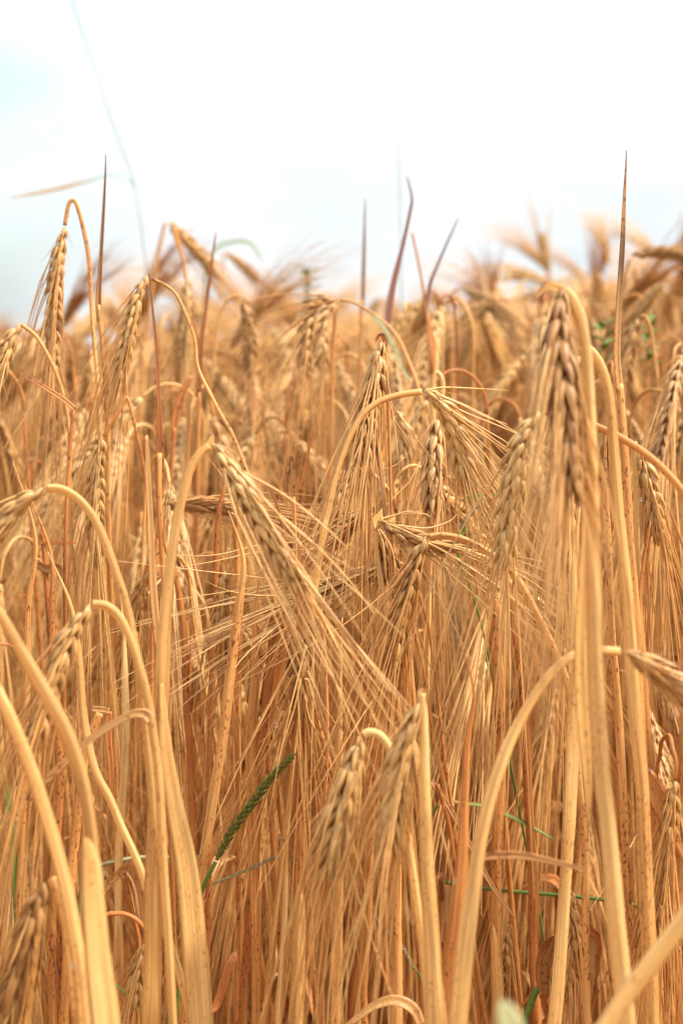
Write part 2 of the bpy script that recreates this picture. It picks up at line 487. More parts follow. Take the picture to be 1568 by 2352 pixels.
def stalk(label, d, stem, w=11, mat='straw', ear=None, ew=48, al=480, spread=0.16, droop=0.25, leaves=(), name='barley_stalk', cat='barley stalk', group='barley stalks', every=2, tints=None, face=None, roots=True, awn=1.0, grain='grain', stray=()):
    if d < 0.95:
        d = near(d)
    """stem: photograph pixels from the lowest visible point up to the ear; w: width in pixels (each point may carry its own).  ear: pixels base to tip."""
    sp, sw = trace(stem, d)
    sw = np.where(np.isnan(sw), w * d / F, sw) * 0.5
    if roots:
        fp, fr = to_ground(sp, sw)
    else:
        fp, fr = sp, sw
    if not ear and not leaves:            # the straw ends in a dry pointed tip
        k_ = fp[-1] - fp[-2]
        fp = np.vstack([fp, fp[-1] + k_ * 0.8 + np.array([rng.uniform(-.003, .003), 0, 0]), fp[-1] + k_ * 1.7 + np.array([rng.uniform(-.012, .012), 0, 0])])
        fr = np.concatenate([fr[:-1], [fr[-1] * .85, fr[-1] * 0.45, fr[-1] * 0.1]])
    allp = smooth(np.column_stack([fp, fr]), 7)
    pts, rad = allp[:, :3], allp[:, 3].copy()
    s = np.concatenate([[0], np.cumsum(np.linalg.norm(np.diff(pts, axis=0), axis=1))])
    base = pts[0].copy()
    root = thing(name, label, cat, base, group)
    b = MB()
    tint = np.zeros(len(pts))
    if tints:
        for i in range(len(pts)):
            tint[i] = np.interp(s[i] / s[-1], [a for a, _ in tints], [c for _, c in tints])
    # nodes (joints) of the straw
    q = s[-1] * rng.uniform(0.24, 0.5)
    joints = []
    while q < s[-1] * 0.8 and roots:
        g_ = np.exp(-((s - q) / 0.006) ** 2)
        if d > 0.86:
            rad *= 1 + 0.16 * g_
        joints.append(q)
        q += rng.uniform(0.13, 0.2)
    wv = np.interp(s, np.linspace(0, s[-1], 40), [1 + rng.gauss(0, .035) for _ in range(40)])
    pts = pts + np.stack([np.interp(s, np.linspace(0, s[-1], 26), [rng.gauss(0, .00045) for _ in range(26)]) for _ in range(3)], 1)
    tube(b, pts - base, rad * wv, 20 if d < .95 else 10, tint=tint, ell=.72 if d < .95 else .9, rib=.075 if d < .95 else .03, n0=np.array([1.0, rng.uniform(-.6, .1), 0]))
    part('stem', b, M[mat], root)
    for jq in joints[:2]:                 # dry leaf sheaths wrapped round the straw above its joints
        if rng.random() < 0.3:
            continue
        u0, u1 = jq, min(s[-1] * 0.8, jq + rng.uniform(.07, .13))
        uu = np.linspace(u0, u1, 14)
        sp_ = np.stack([np.interp(uu, s, pts[:, k]) for k in range(3)], 1) - base
        sr_ = np.interp(uu, s, rad)
        v = np.linspace(0, 1, 14)
        sh = MB()
        n_ = nrm(np.array([rng.uniform(-1, 1), rng.uniform(-1, .2), 0]))
        tube(sh, sp_ + n_ * (sr_ * np.interp(v, [0, .75, 1], [.05, .15, .75]))[:, None], sr_ * np.interp(v, [0, .1, .75, .93, 1], [1.07, 1.16, 1.13, .7, .12]), 10, tint=np.interp(v, [0, .04, .1, 1], [.5, .25, 0, 0]))
        part('leaf_sheath', sh, M[rng.choice(('straw', 'pale_straw', 'rusty_straw', 'straw'))], root)
    if ear:
        kb, ab = MB(), MB()
        ep, _ = trace(ear, d)
        if all(len(q) < 4 for q in ear):      # hangs a little towards or away from the viewer
            dz = rng.uniform(-0.012, 0.012)
            for i in range(len(ep)):
                ep[i, 1] += dz * i / (len(ep) - 1)
        n0 = np.array(face if face else [rng.uniform(-0.6, 0.6), -1.0, 0.1])
        ear_geo(kb, ab, ep - base, ew * d / F * 0.92, al * d / F, spread, droop, n0, every=every, awn_r=0.0004 * awn, dense=ew > 74)
        for st_ in stray:                 # single awns that curl away from the rest
            q_, _ = trace(st_, d - .01)
            q_ = smooth(q_, 6) - base
            tube(ab, q_, np.interp(np.linspace(0, 1, len(q_)), [0, .6, 1], [.00042, .00034, .00014]), 4, caps=False)
        e = part('ear', kb, M[grain], root)
        part('beard', ab, M['awn'], e)
    for lf in leaves:
        lp, lw = trace(lf['p'], near(lf['d']) if 'd' in lf else d)
        q = smooth(np.column_stack([lp, np.where(np.isnan(lw), lf.get('w', 14) * d / F, lw)]), 7)
        lb = MB()
        tt = 0.0
        if 'tint' in lf:
            tt = lf['tint'] if isinstance(lf['tint'], float) else np.interp(np.linspace(0, 1, len(q)), [a for a, _ in lf['tint']], [c for _, c in lf['tint']])
        blade(lb, q[:, :3] - base, q[:, 3], fold=lf.get('fold', 0.3), th=0.0005, n0=np.array(lf.get('n', [0.25, -1, 0.15])), twist=lf.get('tw', 0.0), tint=tt, curl=lf.get('curl', 0.0))
        part('leaf', lb, M[lf.get('m', 'dry_leaf')], root, lf.get('label'))
    return root


# ------------------------------------------------------------------ the stalks one can single out
# --- upper left, against the sky
stalk('tall barley stalk arching highest against the sky, sharp ear hanging beside the dark spear leaf', 1.12,
      [(236, 1180), (232, 1080), (228, 990), (221, 854), (213, 729), (206, 603), (193, 528), (178, 473), (167, 460), (158, 474), (150, 518)], 10,
      ear=[(148, 522), (137, 590), (129, 680), (126, 770), (128, 845)], ew=46, al=400, spread=0.15, droop=0.4)
stalk('barley straw ending in a thin dark spear leaf beside the highest arching ear', 1.08,
      [(250, 1220), (246, 1060), (243, 905), (236, 804), (227, 700)], 12,
      leaves=[dict(p=[(228, 740, 13), (226, 690, 14), (231, 600, 9), (238, 480, 7), (242, 400, 4), (243, 353, 1.5)], tint=[(0, 0.5), (0.2, 0), (0.5, .55), (1, 1)], m='dry_leaf', fold=0.7)], mat='straw')
stalk('barley stalk bowing out of the picture edge beneath the highest arching ear', 1.05,
      [(166, 1200), (162, 1100), (160, 1005), (155, 949), (138, 879), (115, 824), (85, 774), (50, 746)], 9,
      ear=[(46, 742), (28, 775), (10, 822), (-4, 880)], ew=46, al=420, droop=0.5)
stalk('barley stalk with long slanting neck and fat ear below the blurred sky ears', 1.08,
      [(600, 1180), (541, 1015), (511, 959), (481, 904), (451, 844), (441, 779), (421, 719), (401, 674), (376, 651), (346, 636)], 8,
      ear=[(338, 634), (318, 680), (302, 740), (288, 800), (278, 858)], ew=46, al=420, droop=0.4)
stalk('straw with a thin brown needle tip above an orange spotted sheath', 1.06,
      [(378, 1480), (372, 1300), (366, 1150), (367, 1040)], 13,
      leaves=[dict(p=[(366, 1145, 17), (366, 1080, 21), (367, 1000, 17), (365, 930, 10), (359, 804, 7), (350, 704, 5), (342, 626, 2)], tint=[(0, .1), (0.5, .2), (0.8, .7), (1, .9)], m='rusty_straw', fold=0.5)])
stalk('blurred barley stalk whose slim ear leans right against the clouds', 1.75,
      [(322, 860), (335, 770), (347, 690), (360, 605), (372, 545), (382, 512)], 8,
      ear=[(386, 510, 0, 0), (425, 548, 0, .01), (465, 590, 0, .02), (500, 634, 0, .03)], ew=34, al=240, spread=0.2, droop=0.1)
stalk('blurred barley stalk with crooked neck under the slim leaning ear', 1.5,
      [(500, 1000), (470, 850), (440, 720), (420, 600), (405, 540), (396, 522), (402, 545), (424, 600), (430, 635)], 6,
      ear=[(430, 640), (428, 700), (424, 760), (420, 830)], ew=38, al=330, droop=0.3)
stalk('small hazy barley ear leaning right beyond the slim leaning ear', 2.3,
      [(480, 820), (495, 740), (506, 670), (514, 600), (514, 582)], 6,
      ear=[(516, 578), (540, 596), (565, 618), (588, 642)], ew=26, al=190, spread=0.22, droop=0.1)
stalk('barley straw with brownish spear leaf between the blurred ears', 1.3,
      [(452, 1160), (455, 1000), (457, 900)], 10,
      leaves=[dict(p=[(456, 910, 12), (461, 790, 12), (474, 694, 8), (486, 603, 6), (496, 533, 2)], tint=[(0, .2), (1, .8)], m='rusty_straw', fold=0.6)])
stalk('barley stalk with hooked pale neck and dark blurred ear near the middle', 1.45,
      [(470, 1120), (475, 960), (488, 850), (500, 745), (514, 702), (532, 682), (550, 678)], 8,
      ear=[(556, 680), (568, 730), (572, 780), (571, 850)], grain='dark_grain', ew=38, al=300, droop=0.4)
stalk('barley stalk with long greenish flag leaf trailing down its bowed neck', 1.3,
      [(1000, 1060), (975, 960), (957, 884), (937, 829), (912, 774), (882, 739), (842, 711), (811, 694), (781, 689)], 7,
      ear=[(770, 687), (735, 695), (712, 740), (703, 800), (706, 860)], ew=42, al=300, droop=0.5,
      leaves=[dict(p=[(852, 722, 8), (880, 752, 10), (905, 800, 9), (925, 850, 7), (945, 880, 3)], m='pale_seed', label='pale green drying leaf')])
stalk('barley stalk with short thick hooked ear beside the one with the greenish leaf', 1.38,
      [(760, 1060), (762, 930), (765, 800), (768, 730), (772, 702)], 9,
      ear=[(770, 698), (752, 715), (742, 770), (738, 840)], ew=42, al=320, droop=0.4)
# --- sharp ears at the middle
stalk('sharp barley stalk with knobbly brown top and very long awns sweeping left', 0.98,
      [(905, 1290), (900, 1150), (892, 980), (886, 850), (881, 790)], 7,
      ear=[(875, 782), (866, 850), (852, 920), (840, 990), (832, 1060)], ew=60, al=440, spread=0.3, droop=0.25, every=1, awn=1.1,
      leaves=[dict(p=[(882, 800, 12), (876, 776, 16), (870, 772, 8), (864, 782, 5)], m='rusty_straw', curl=0.4)])
stalk('sharp barley stalk with smooth wide arch and awns fanning right', 0.95,
      [(735, 1250), (745, 1190), (757, 1130), (775, 1065), (800, 1000), (830, 952), (870, 922), (920, 906), (972, 899)], 15, mat='pale_straw',
      ear=[(978, 898), (1008, 926), (1035, 972), (1055, 1035), (1070, 1105)], every=1, stray=[[(978,896),(1020,890),(1100,893),(1165,897)],[(1000,905),(1060,930),(1110,955),(1165,975)]], ew=58, al=330, spread=0.42, droop=0.15, awn=1.1, face=[.2, -1, -.3])
stalk('small barley ear hanging behind the smooth wide arch', 1.15,
      [(850, 1180), (866, 1080), (880, 1000), (893, 955), (908, 944)], 8,
      ear=[(912, 944), (924, 975), (926, 1020), (923, 1085)], ew=46, al=330, droop=0.4)
stalk('barley stalk with pale hooked tip and full ear hanging under the wide arch', 1.03,
      [(985, 1250), (992, 1080), (993, 960), (993, 880), (1002, 858), (1014, 880), (1012, 930)], 12, mat='pale_straw',
      ear=[(1008, 945), (1000, 1010), (994, 1090), (990, 1175)], ew=62, al=480, spread=0.2, droop=0.4, awn=1.1)
# --- the big blurred ear in the middle left
stalk('large barley stalk with long ear slanting diagonally across the middle', 0.76,
      [(345, 2352, 42), (350, 2180, 42), (354, 2000, 40), (360, 1800, 36), (370, 1620, 32), (376, 1470, 30), (392, 1310, 24), (410, 1190, 21), (434, 1090, 20), (460, 1042, 20), (482, 1022, 19)], 20, mat='pale_straw',
      ear=[(490, 1020), (532, 1085), (578, 1165), (632, 1250), (695, 1345)], stray=[[(560,1085),(650,1135),(740,1205),(800,1262)],[(600,1150),(700,1230),(790,1320),(860,1410)]], ew=66, al=430, spread=0.13, droop=0.02, awn=1.35,
      leaves=[dict(p=[(372, 1570, 6), (374, 1625, 18), (381, 1726, 32), (401, 1852, 42), (428, 2002, 54), (446, 2178, 60), (463, 2380, 58)], m='pale_straw', label='broad pale dry leaf hanging down', fold=0.15, d=0.755),
              dict(p=[(478, 1030, 20), (486, 1008, 12), (489, 998, 2)], m='pale_straw'),
              dict(p=[(365, 1500, 18), (352, 1360, 17), (345, 1200, 15), (340, 1090, 12), (337, 1000, 6)], m='dry_leaf', d=0.80, label='faded reddish leaf standing upright')],
      tints=[(0, 0), (.5, .0), (.6, .1), (.7, 0), (1, 0)])
# --- left edge arches
stalk('pale barley stalk arching at the left edge above the lower drooping ear', 0.74,
      [(395, 2352), (375, 2050), (345, 1750), (322, 1560), (302, 1440), (285, 1370), (265, 1310), (243, 1250), (215, 1190), (180, 1147), (142, 1124), (106, 1121)], 20, mat='pale_straw',
      ear=[(98, 1122), (58, 1148), (20, 1190), (-14, 1240)], ew=60, al=400, droop=0.4, awn=1.3)
stalk('barley stalk bent over a brown joint with blurred ear dangling above the leaning straws', 0.72,
      [(400, 2352), (385, 2100), (370, 1850), (352, 1700), (343, 1625), (325, 1545), (303, 1475), (275, 1418), (245, 1392), (213, 1388)], 20, mat='pale_straw',
      ear=[(206, 1390), (170, 1450), (138, 1530), (105, 1620), (75, 1720)], ew=66, al=420, droop=0.4, awn=1.3, tints=[(0, 0), (.62, 0), (.67, .5), (.7, 0), (1, 0)],
      leaves=[dict(p=[(346, 1655, 26), (330, 1640, 24), (290, 1647, 17), (200, 1705, 17), (100, 1800, 16), (-20, 1915, 14)], m='dry_leaf', fold=0.5, label='straw coloured leaf sticking out sideways')])
stalk('near blurred straw leaning in from the left edge with a pale flat sheath', 0.58,
      [(240, 2440, 30), (232, 2300, 30), (220, 2150, 30), (212, 2020, 30), (206, 1940, 28), (200, 1880, 28), (186, 1790, 32), (160, 1700, 36), (122, 1622, 36), (82, 1552, 32), (40, 1480, 27), (0, 1415, 23), (-60, 1350, 20), (-110, 1345, 18)], 30, mat='pale_straw',
      leaves=[dict(p=[(196, 1925, 8), (203, 1950, 30), (209, 1995, 46), (214, 2080, 54), (226, 2220, 62), (240, 2330, 68), (252, 2460, 66)], m='pale_straw', d=.57, fold=.12, label='pale flat sheath wrapping the lower straw')],
      ear=[(-120, 1350), (-160, 1400), (-185, 1480), (-200, 1560)], ew=80, al=420, awn=1.3, tints=[(0, 0), (.75, 0), (.78, .25), (.95, .1), (1, 0)])
stalk('near blurred straw leaning left beside the pale flat sheath', 0.62,
      [(200, 2420, 36), (185, 2250, 34), (162, 2100, 32), (136, 1975, 32), (110, 1880, 32), (80, 1790, 32), (40, 1690, 30), (0, 1600, 26), (-60, 1500, 22), (-120, 1480, 20)], 30, mat='pale_straw',
      ear=[(-130, 1484), (-170, 1540), (-200, 1620), (-215, 1700)], ew=75, al=400, awn=1.3)
stalk('snapped straw stub with pale top and spotted stem behind the leaning straws', 0.93,
      [(160, 2060), (172, 1920), (186, 1800), (205, 1700), (228, 1635)], 21, mat='straw', name='straw_stub', cat='straw stub', group=None,
      leaves=[dict(p=[(212, 1628, 14), (232, 1630, 15), (252, 1634, 14)], m='dry_leaf'),
              dict(p=[(250, 1634, 14), (248, 1690, 17), (254, 1760, 14), (256, 1830, 4)], m='rusty_straw', label='brown shrivelled strip hanging down')])
stalk('yellow straw slanting down to the right behind the pale flat sheath', 0.88,
      [(425, 2290), (401, 2193), (371, 2112), (341, 2052), (321, 1992), (281, 1907), (251, 1837), (216, 1766), (190, 1640), (180, 1500)], 18, mat='pale_straw', name='straw_stub', cat='straw stub', group=None)
# --- mid-left ears
stalk('barley stalk with braided narrow ear hanging straight behind the left arch', 1.04,
      [(365, 1500), (350, 1280), (338, 1120), (322, 1030), (304, 950), (291, 912), (276, 940), (254, 972), (238, 1000)], 8,
      ear=[(235, 1008), (224, 1070), (217, 1140), (216, 1220), (219, 1300)], ew=48, al=430, droop=0.4, awn=1.1)
stalk('barley stalk with flat dark ear lying level behind the long diagonal ear', 1.08,
      [(352, 1500), (356, 1340), (361, 1240), (368, 1180)], 9,
      ear=[(376, 1158), (425, 1158), (475, 1162), (525, 1170)], grain='dark_grain', ew=44, al=330, spread=0.2, droop=0.15)
stalk('barley stalk with small pale topped ear hanging below the level dark ear', 1.0,
      [(540, 1560), (537, 1420), (532, 1320), (526, 1260), (521, 1290)], 7,
      ear=[(516, 1310), (512, 1370), (508, 1430), (510, 1500), (514, 1570)], ew=44, al=350, droop=0.4,
      leaves=[dict(p=[(555, 1418, 14), (520, 1432, 26), (492, 1462, 26), (482, 1496, 10)], m='dry_leaf', d=0.98, n=[0.1, -1, 0.6], label='pale speckled leaf tip'),])
stalk('barley stalk with dark open ear and stiff awns raking down over the green grass head', 0.95,
      [(745, 1900), (752, 1700), (748, 1560), (742, 1470), (732, 1425), (722, 1418)], 8,
      ear=[(716, 1425), (704, 1480), (694, 1550), (690, 1600), (688, 1650)], every=1, grain='dark_grain', stray=[[(700,1560),(709,1566),(727,1630),(766,1725)],[(706,1540),(745,1625),(800,1700)],[(700,1600),(715,1660),(760,1715),(795,1735)]], ew=56, al=490, spread=0.4, droop=0.2, awn=1.25)
# --- centre knot of ears
stalk('barley stalk with broken pale tuft at its top and ear thrust out sideways', 0.95,
      [(905, 1520), (885, 1400), (872, 1320), (864, 1260), (862, 1210)], 10, mat='pale_straw',
      ear=[(868, 1196), (915, 1222), (975, 1244), (1040, 1258)], stray=[[(880,1190),(925,1180),(970,1180),(988,1187)],[(882,1192),(930,1176),(965,1176)],[(915,1207),(980,1213),(1030,1198),(1050,1180)],[(868,1215),(880,1250),(886,1300)],[(872,1215),(900,1262),(908,1320)]], ew=50, al=300, spread=0.3, droop=0.2, awn=1.1,
      leaves=[dict(p=[(868, 1215, 26), (866, 1196, 30), (872, 1180, 10), (876, 1172, 3)], m='pale_straw', curl=0.5), dict(p=[(872, 1214, 18), (884, 1200, 22), (900, 1190, 14), (905, 1184, 3)], m='pale_straw', curl=0.5)])
stalk('barley stalk with dark stubby ear pressed under the broken pale tuft', 0.99,
      [(960, 1500), (930, 1380), (900, 1290), (880, 1230)], 9,
      ear=[(872, 1215), (880, 1250), (888, 1285), (870, 1320)], grain='dark_grain', ew=54, al=300, droop=0.2)
stalk('barley stalk with bent golden neck and broad ear hanging at the centre', 0.88,
      [(1350, 2352), (1345, 2050), (1335, 1850), (1320, 1700), (1298, 1570), (1250, 1450), (1200, 1350), (1165, 1300), (1130, 1272), (1098, 1252), (1060, 1235), (1020, 1228), (985, 1231)], 16, mat='straw',
      ear=[(978, 1233), (952, 1300), (930, 1380), (914, 1460), (902, 1560)], every=1, ew=62, al=460, spread=0.26, droop=0.35, awn=1.2)
stalk('barley stalk with thin wavy neck and slim ear left of the broken pale tuft', 1.03,
      [(925, 1340), (912, 1220), (898, 1150), (880, 1115), (856, 1090), (830, 1078), (812, 1078)], 11,
      ear=[(806, 1080), (784, 1120), (770, 1165), (760, 1215)], stray=[[(812,1078),(870,1078),(905,1070),(935,1045),(945,1010)]], ew=44, al=300, droop=0.3)
stalk('barley stalk with stout tilted ear just behind the broken pale tuft', 1.0,
      [(935, 1480), (915, 1330), (893, 1220), (880, 1170), (874, 1158)], 8,
      ear=[(868, 1155), (838, 1178), (805, 1208), (770, 1250)], ew=46, al=420, spread=0.22, droop=0.05, awn=1.1)
stalk('barley stalk whose awns rake left in a flat fan beneath the diagonal ear', 0.99,
      [(1000, 1560), (985, 1450), (960, 1360), (930, 1300), (905, 1290)], 9,
      ear=[(895, 1292), (845, 1315), (795, 1335), (735, 1352)], every=1, stray=[[(700,1245),(600,1252),(500,1274),(385,1279)],[(720,1262),(600,1268),(490,1290),(408,1304)]], ew=44, al=430, spread=0.22, droop=0.1, awn=1.2)
# --- right hand giants
stalk('thick straw with big dark ear pressed against its own stem', 0.62,
      [(1432, 2352, 42), (1422, 2230, 42), (1405, 2050, 40), (1388, 1880, 38), (1374, 1720, 37), (1364, 1500, 36), (1360, 1300, 34), (1357, 1100, 32), (1352, 900, 28), (1344, 780, 25), (1326, 705, 25), (1300, 668, 22)], 34, mat='pale_straw',
      ear=[(1288, 664), (1282, 740), (1288, 850), (1297, 990), (1306, 1120)], grain='dark_grain', ew=108, al=470, spread=0.2, droop=0.45, awn=1.3, face=[0.9, -0.8, 0],
      leaves=[dict(p=[(1352, 1900, 5), (1346, 1780, 24), (1335, 1640, 30), (1330, 1480, 28), (1338, 1300, 22), (1345, 1150, 10)], m='pale_straw', d=.635, label='faded sheath wrapped round the straw'),
              dict(p=[(1292, 668, 26), (1262, 660, 20), (1240, 672, 10), (1225, 690, 3)], m='pale_straw', label='pale bract at the crook')])
stalk('pale straw hooking over just behind the thick straw with the big dark ear', 0.78,
      [(1495, 2352, 34), (1478, 2000, 32), (1462, 1700, 30), (1442, 1400, 27), (1418, 1150, 24), (1403, 1000, 22), (1394, 900, 21), (1376, 835, 21), (1350, 800, 20), (1332, 806, 18)], 24, mat='pale_straw',
      ear=[(1326, 812), (1312, 880), (1305, 960), (1302, 1060)], ew=56, al=380, awn=1.2)
stalk('straw carrying a tall brown spear leaf with a black blotch', 0.92,
      [(1500, 2352, 34), (1484, 2100, 32), (1472, 1800, 30), (1458, 1500, 27), (1442, 1250, 24), (1428, 1000, 19), (1420, 880, 17)], 22, mat='straw',
      leaves=[dict(p=[(1421, 900, 20), (1414, 820, 17), (1417, 730, 15), (1422, 640, 14), (1427, 560, 12), (1432, 450, 7), (1436, 380, 3), (1437, 345, 1)], m='dry_leaf', tint=[(0, 0), (.25, 0), (.38, .5), (.5, .9), (.58, .8), (.66, .25), (.8, .3), (1, .6)], fold=.5, n=[.4, -1, 0]),
              dict(p=[(1458, 1800, 26), (1480, 1785, 44), (1520, 1850, 52), (1560, 1925, 48), (1600, 2010, 30)], m='rusty_straw', d=.86, n=[.2, -1, .4], label='broad rusty leaf folded down')])
stalk('barley stalk with neck crossing the thick straw and twisted ear full of trailing awns', 0.80,
      [(1660, 1700), (1640, 1400), (1612, 1220), (1568, 1140), (1535, 1095), (1490, 1050), (1432, 1010), (1380, 986), (1330, 968), (1285, 957), (1250, 947)], 17, mat='straw',
      ear=[(1238, 946), (1205, 1000), (1184, 1090), (1168, 1190), (1158, 1300)], every=3, ew=66, al=520, spread=0.2, droop=0.45, awn=1.3)
stalk('barley stalk with shadowed ear hanging low behind the thick straw', 0.95,
      [(1345, 1700), (1345, 1400), (1340, 1200), (1330, 1090), (1318, 1075)], 10,
      ear=[(1310, 1080), (1302, 1160), (1292, 1250), (1282, 1340)], ew=54, al=430, droop=0.4)
stalk('barley stalk with ragged pale tip and reddish ear at the right edge', 0.98,
      [(1478, 1800), (1472, 1500), (1465, 1300), (1460, 1120), (1456, 1030), (1462, 1020)], 14, mat='pale_straw',
      ear=[(1468, 1030), (1484, 1090), (1500, 1160), (1512, 1235)], ew=52, al=420, spread=0.22, droop=0.35, awn=1.1)
stalk('barley stalk with smooth low arch and ear reaching past the right edge', 0.66,
      [(1048, 2400, 44), (1066, 2200, 42), (1085, 2050, 38), (1105, 1910, 33), (1132, 1790, 28), (1166, 1700, 25), (1212, 1615, 22), (1262, 1546, 20), (1312, 1506, 19), (1370, 1493, 18), (1425, 1495, 18)], 22, mat='pale_straw',
      ear=[(1432, 1497), (1480, 1522), (1530, 1560), (1585, 1610)], ew=76, al=420, droop=0.3, awn=1.3,
      leaves=[dict(p=[(1104, 1968, 16), (1150, 1964, 20), (1207, 1966, 18), (1283, 1982, 13), (1345, 1998, 8)], m='dry_leaf', label='short reddish leaf sticking out level', fold=.4)])
stalk('near pale straw slanting across the bottom right corner', 0.5,
      [(1330, 2460, 48), (1388, 2360, 46), (1432, 2290, 46), (1500, 2200, 46), (1568, 2110, 44), (1640, 2000, 40), (1720, 1930, 32), (1790, 1950, 26)], 44, mat='pale_straw',
      ear=[(1800, 1958), (1840, 2040), (1860, 2130), (1870, 2230)], ew=90, al=380, awn=1.2)
# --- low ears
stalk('barley stalk with golden bowed neck and ear beside the cut white top ear', 0.72,
      [(985, 2352), (965, 2150), (942, 1950), (922, 1820), (908, 1755), (893, 1715), (872, 1690), (848, 1682), (832, 1688)], 19, mat='pale_straw',
      ear=[(826, 1692), (808, 1765), (786, 1850), (768, 1930), (758, 2010)], ew=96, al=420, droop=0.4, awn=1.3)
stalk('barley stalk with a cut white top and plump ear beside its straight straw', 0.69,
      [(1003, 2400, 44), (992, 2220, 38), (985, 2050, 32), (980, 1850, 26), (976, 1720, 22), (972, 1640, 21), (968, 1592, 22)], 24, mat='pale_straw',
      ear=[(962, 1604), (946, 1670), (925, 1770), (906, 1870), (893, 1965)], ew=100, al=430, spread=0.22, droop=0.3, awn=1.35, face=[-.5, -1, 0],
      leaves=[dict(p=[(970, 1612, 26), (968, 1592, 28), (968, 1582, 14)], m='pale_straw', curl=.5)])
stalk('near barley stalk with heavy drooping ear in the bottom left corner', 0.66,
      [(195, 2440), (176, 2330), (160, 2210), (146, 2110), (132, 2050), (118, 2022)], 20, mat='pale_straw',
      ear=[(104, 2030), (82, 2110), (56, 2200), (34, 2290), (16, 2380)], grain='dark_grain', ew=108, al=400, awn=1.3)
stalk('low barley stalk with thin purple hook and small tasselled ear', 0.9,
      [(225, 2420), (218, 2300), (222, 2180), (240, 2108), (268, 2097), (295, 2101), (320, 2120), (336, 2150)], 10, mat='rusty_straw',
      ear=[(334, 2162), (322, 2210), (312, 2260), (306, 2330)], ew=50, al=280, droop=.4)
stalk('low shadowed barley ear deep between straws below the level reddish leaf', 1.0,
      [(1200, 2420), (1195, 2300), (1185, 2200), (1174, 2120)], 7,
      ear=[(1167, 2125), (1164, 2180), (1166, 2240), (1168, 2300)], ew=40, al=300, droop=.4)
stalk('low barley stalk with hairy ear hanging at the bottom beside the green stem', 0.93,
      [(1345, 2440), (1335, 2280), (1325, 2150), (1318, 2050)], 9,
      ear=[(1305, 2052), (1312, 2130), (1310, 2210), (1300, 2300)], ew=56, al=330, droop=.4)
# --- blurred top right
stalk('blurred barley straw bearing a wine red leaf with a hooked tip', 1.4,
      [(880, 1020), (884, 880), (886, 790)], 9,
      leaves=[dict(p=[(884, 800, 10), (890, 720, 16), (905, 640, 14), (925, 560, 9), (940, 490, 8), (945, 455, 6), (934, 405, 3)], m='purple_leaf', tint=[(0, 0), (.55, 0), (.8, .8), (1, 1)], fold=.4)])
stalk('thin blurred straw with upright dark blade standing by the wine red leaf', 1.5,
      [(825, 900), (830, 780), (832, 690)], 7,
      leaves=[dict(p=[(832, 710, 9), (834, 620, 9), (836, 540, 6), (838, 455, 2)], m='purple_leaf', tint=[(0, .2), (1, .9)], fold=.4)])
stalk('blurred straw with an orange leaf sheath and forked thin blade', 1.45,
      [(1000, 1000), (996, 880), (985, 800), (975, 700), (962, 610), (948, 535)], 6, mat='rusty_straw',
      leaves=[dict(p=[(975, 740, 10), (985, 660, 9), (1012, 590, 6), (1052, 500, 3)], m='purple_leaf', tint=[(0, .0), (1, .9)]), dict(p=[(990, 860, 18), (992, 790, 16), (980, 720, 6)], m='rusty_straw')])
stalk('blurred barley stalk with ear standing stiffly upright at the skyline', 2.8,
      [(1275, 900), (1268, 760), (1262, 640)], 6,
      ear=[(1261, 632), (1254, 600), (1248, 570), (1242, 540)], ew=26, al=170, spread=.25, droop=0)
stalk('blurred barley stalk with dark ear lying level at the right skyline', 1.7,
      [(1420, 830), (1425, 720), (1432, 640), (1444, 596)], 7,
      ear=[(1450, 588), (1490, 582), (1530, 584), (1580, 592)], grain='dark_grain', ew=36, al=260, droop=.2)
stalk('blurred barley stalk with dark ear slanting down to the left beyond the red sheath', 1.8,
      [(1190, 930), (1180, 800), (1168, 710), (1156, 682)], 7,
      ear=[(1150, 682), (1122, 698), (1092, 718), (1060, 742)], grain='dark_grain', ew=32, al=240, droop=.2)
stalk('blurred barley stalk with brown ear drooping beyond the blotched spear leaf', 1.35,
      [(1520, 1100), (1512, 900), (1495, 770), (1480, 730), (1470, 728)], 9,
      ear=[(1464, 732), (1450, 770), (1440, 820), (1432, 880)], grain='dark_grain', ew=44, al=300, droop=.4)
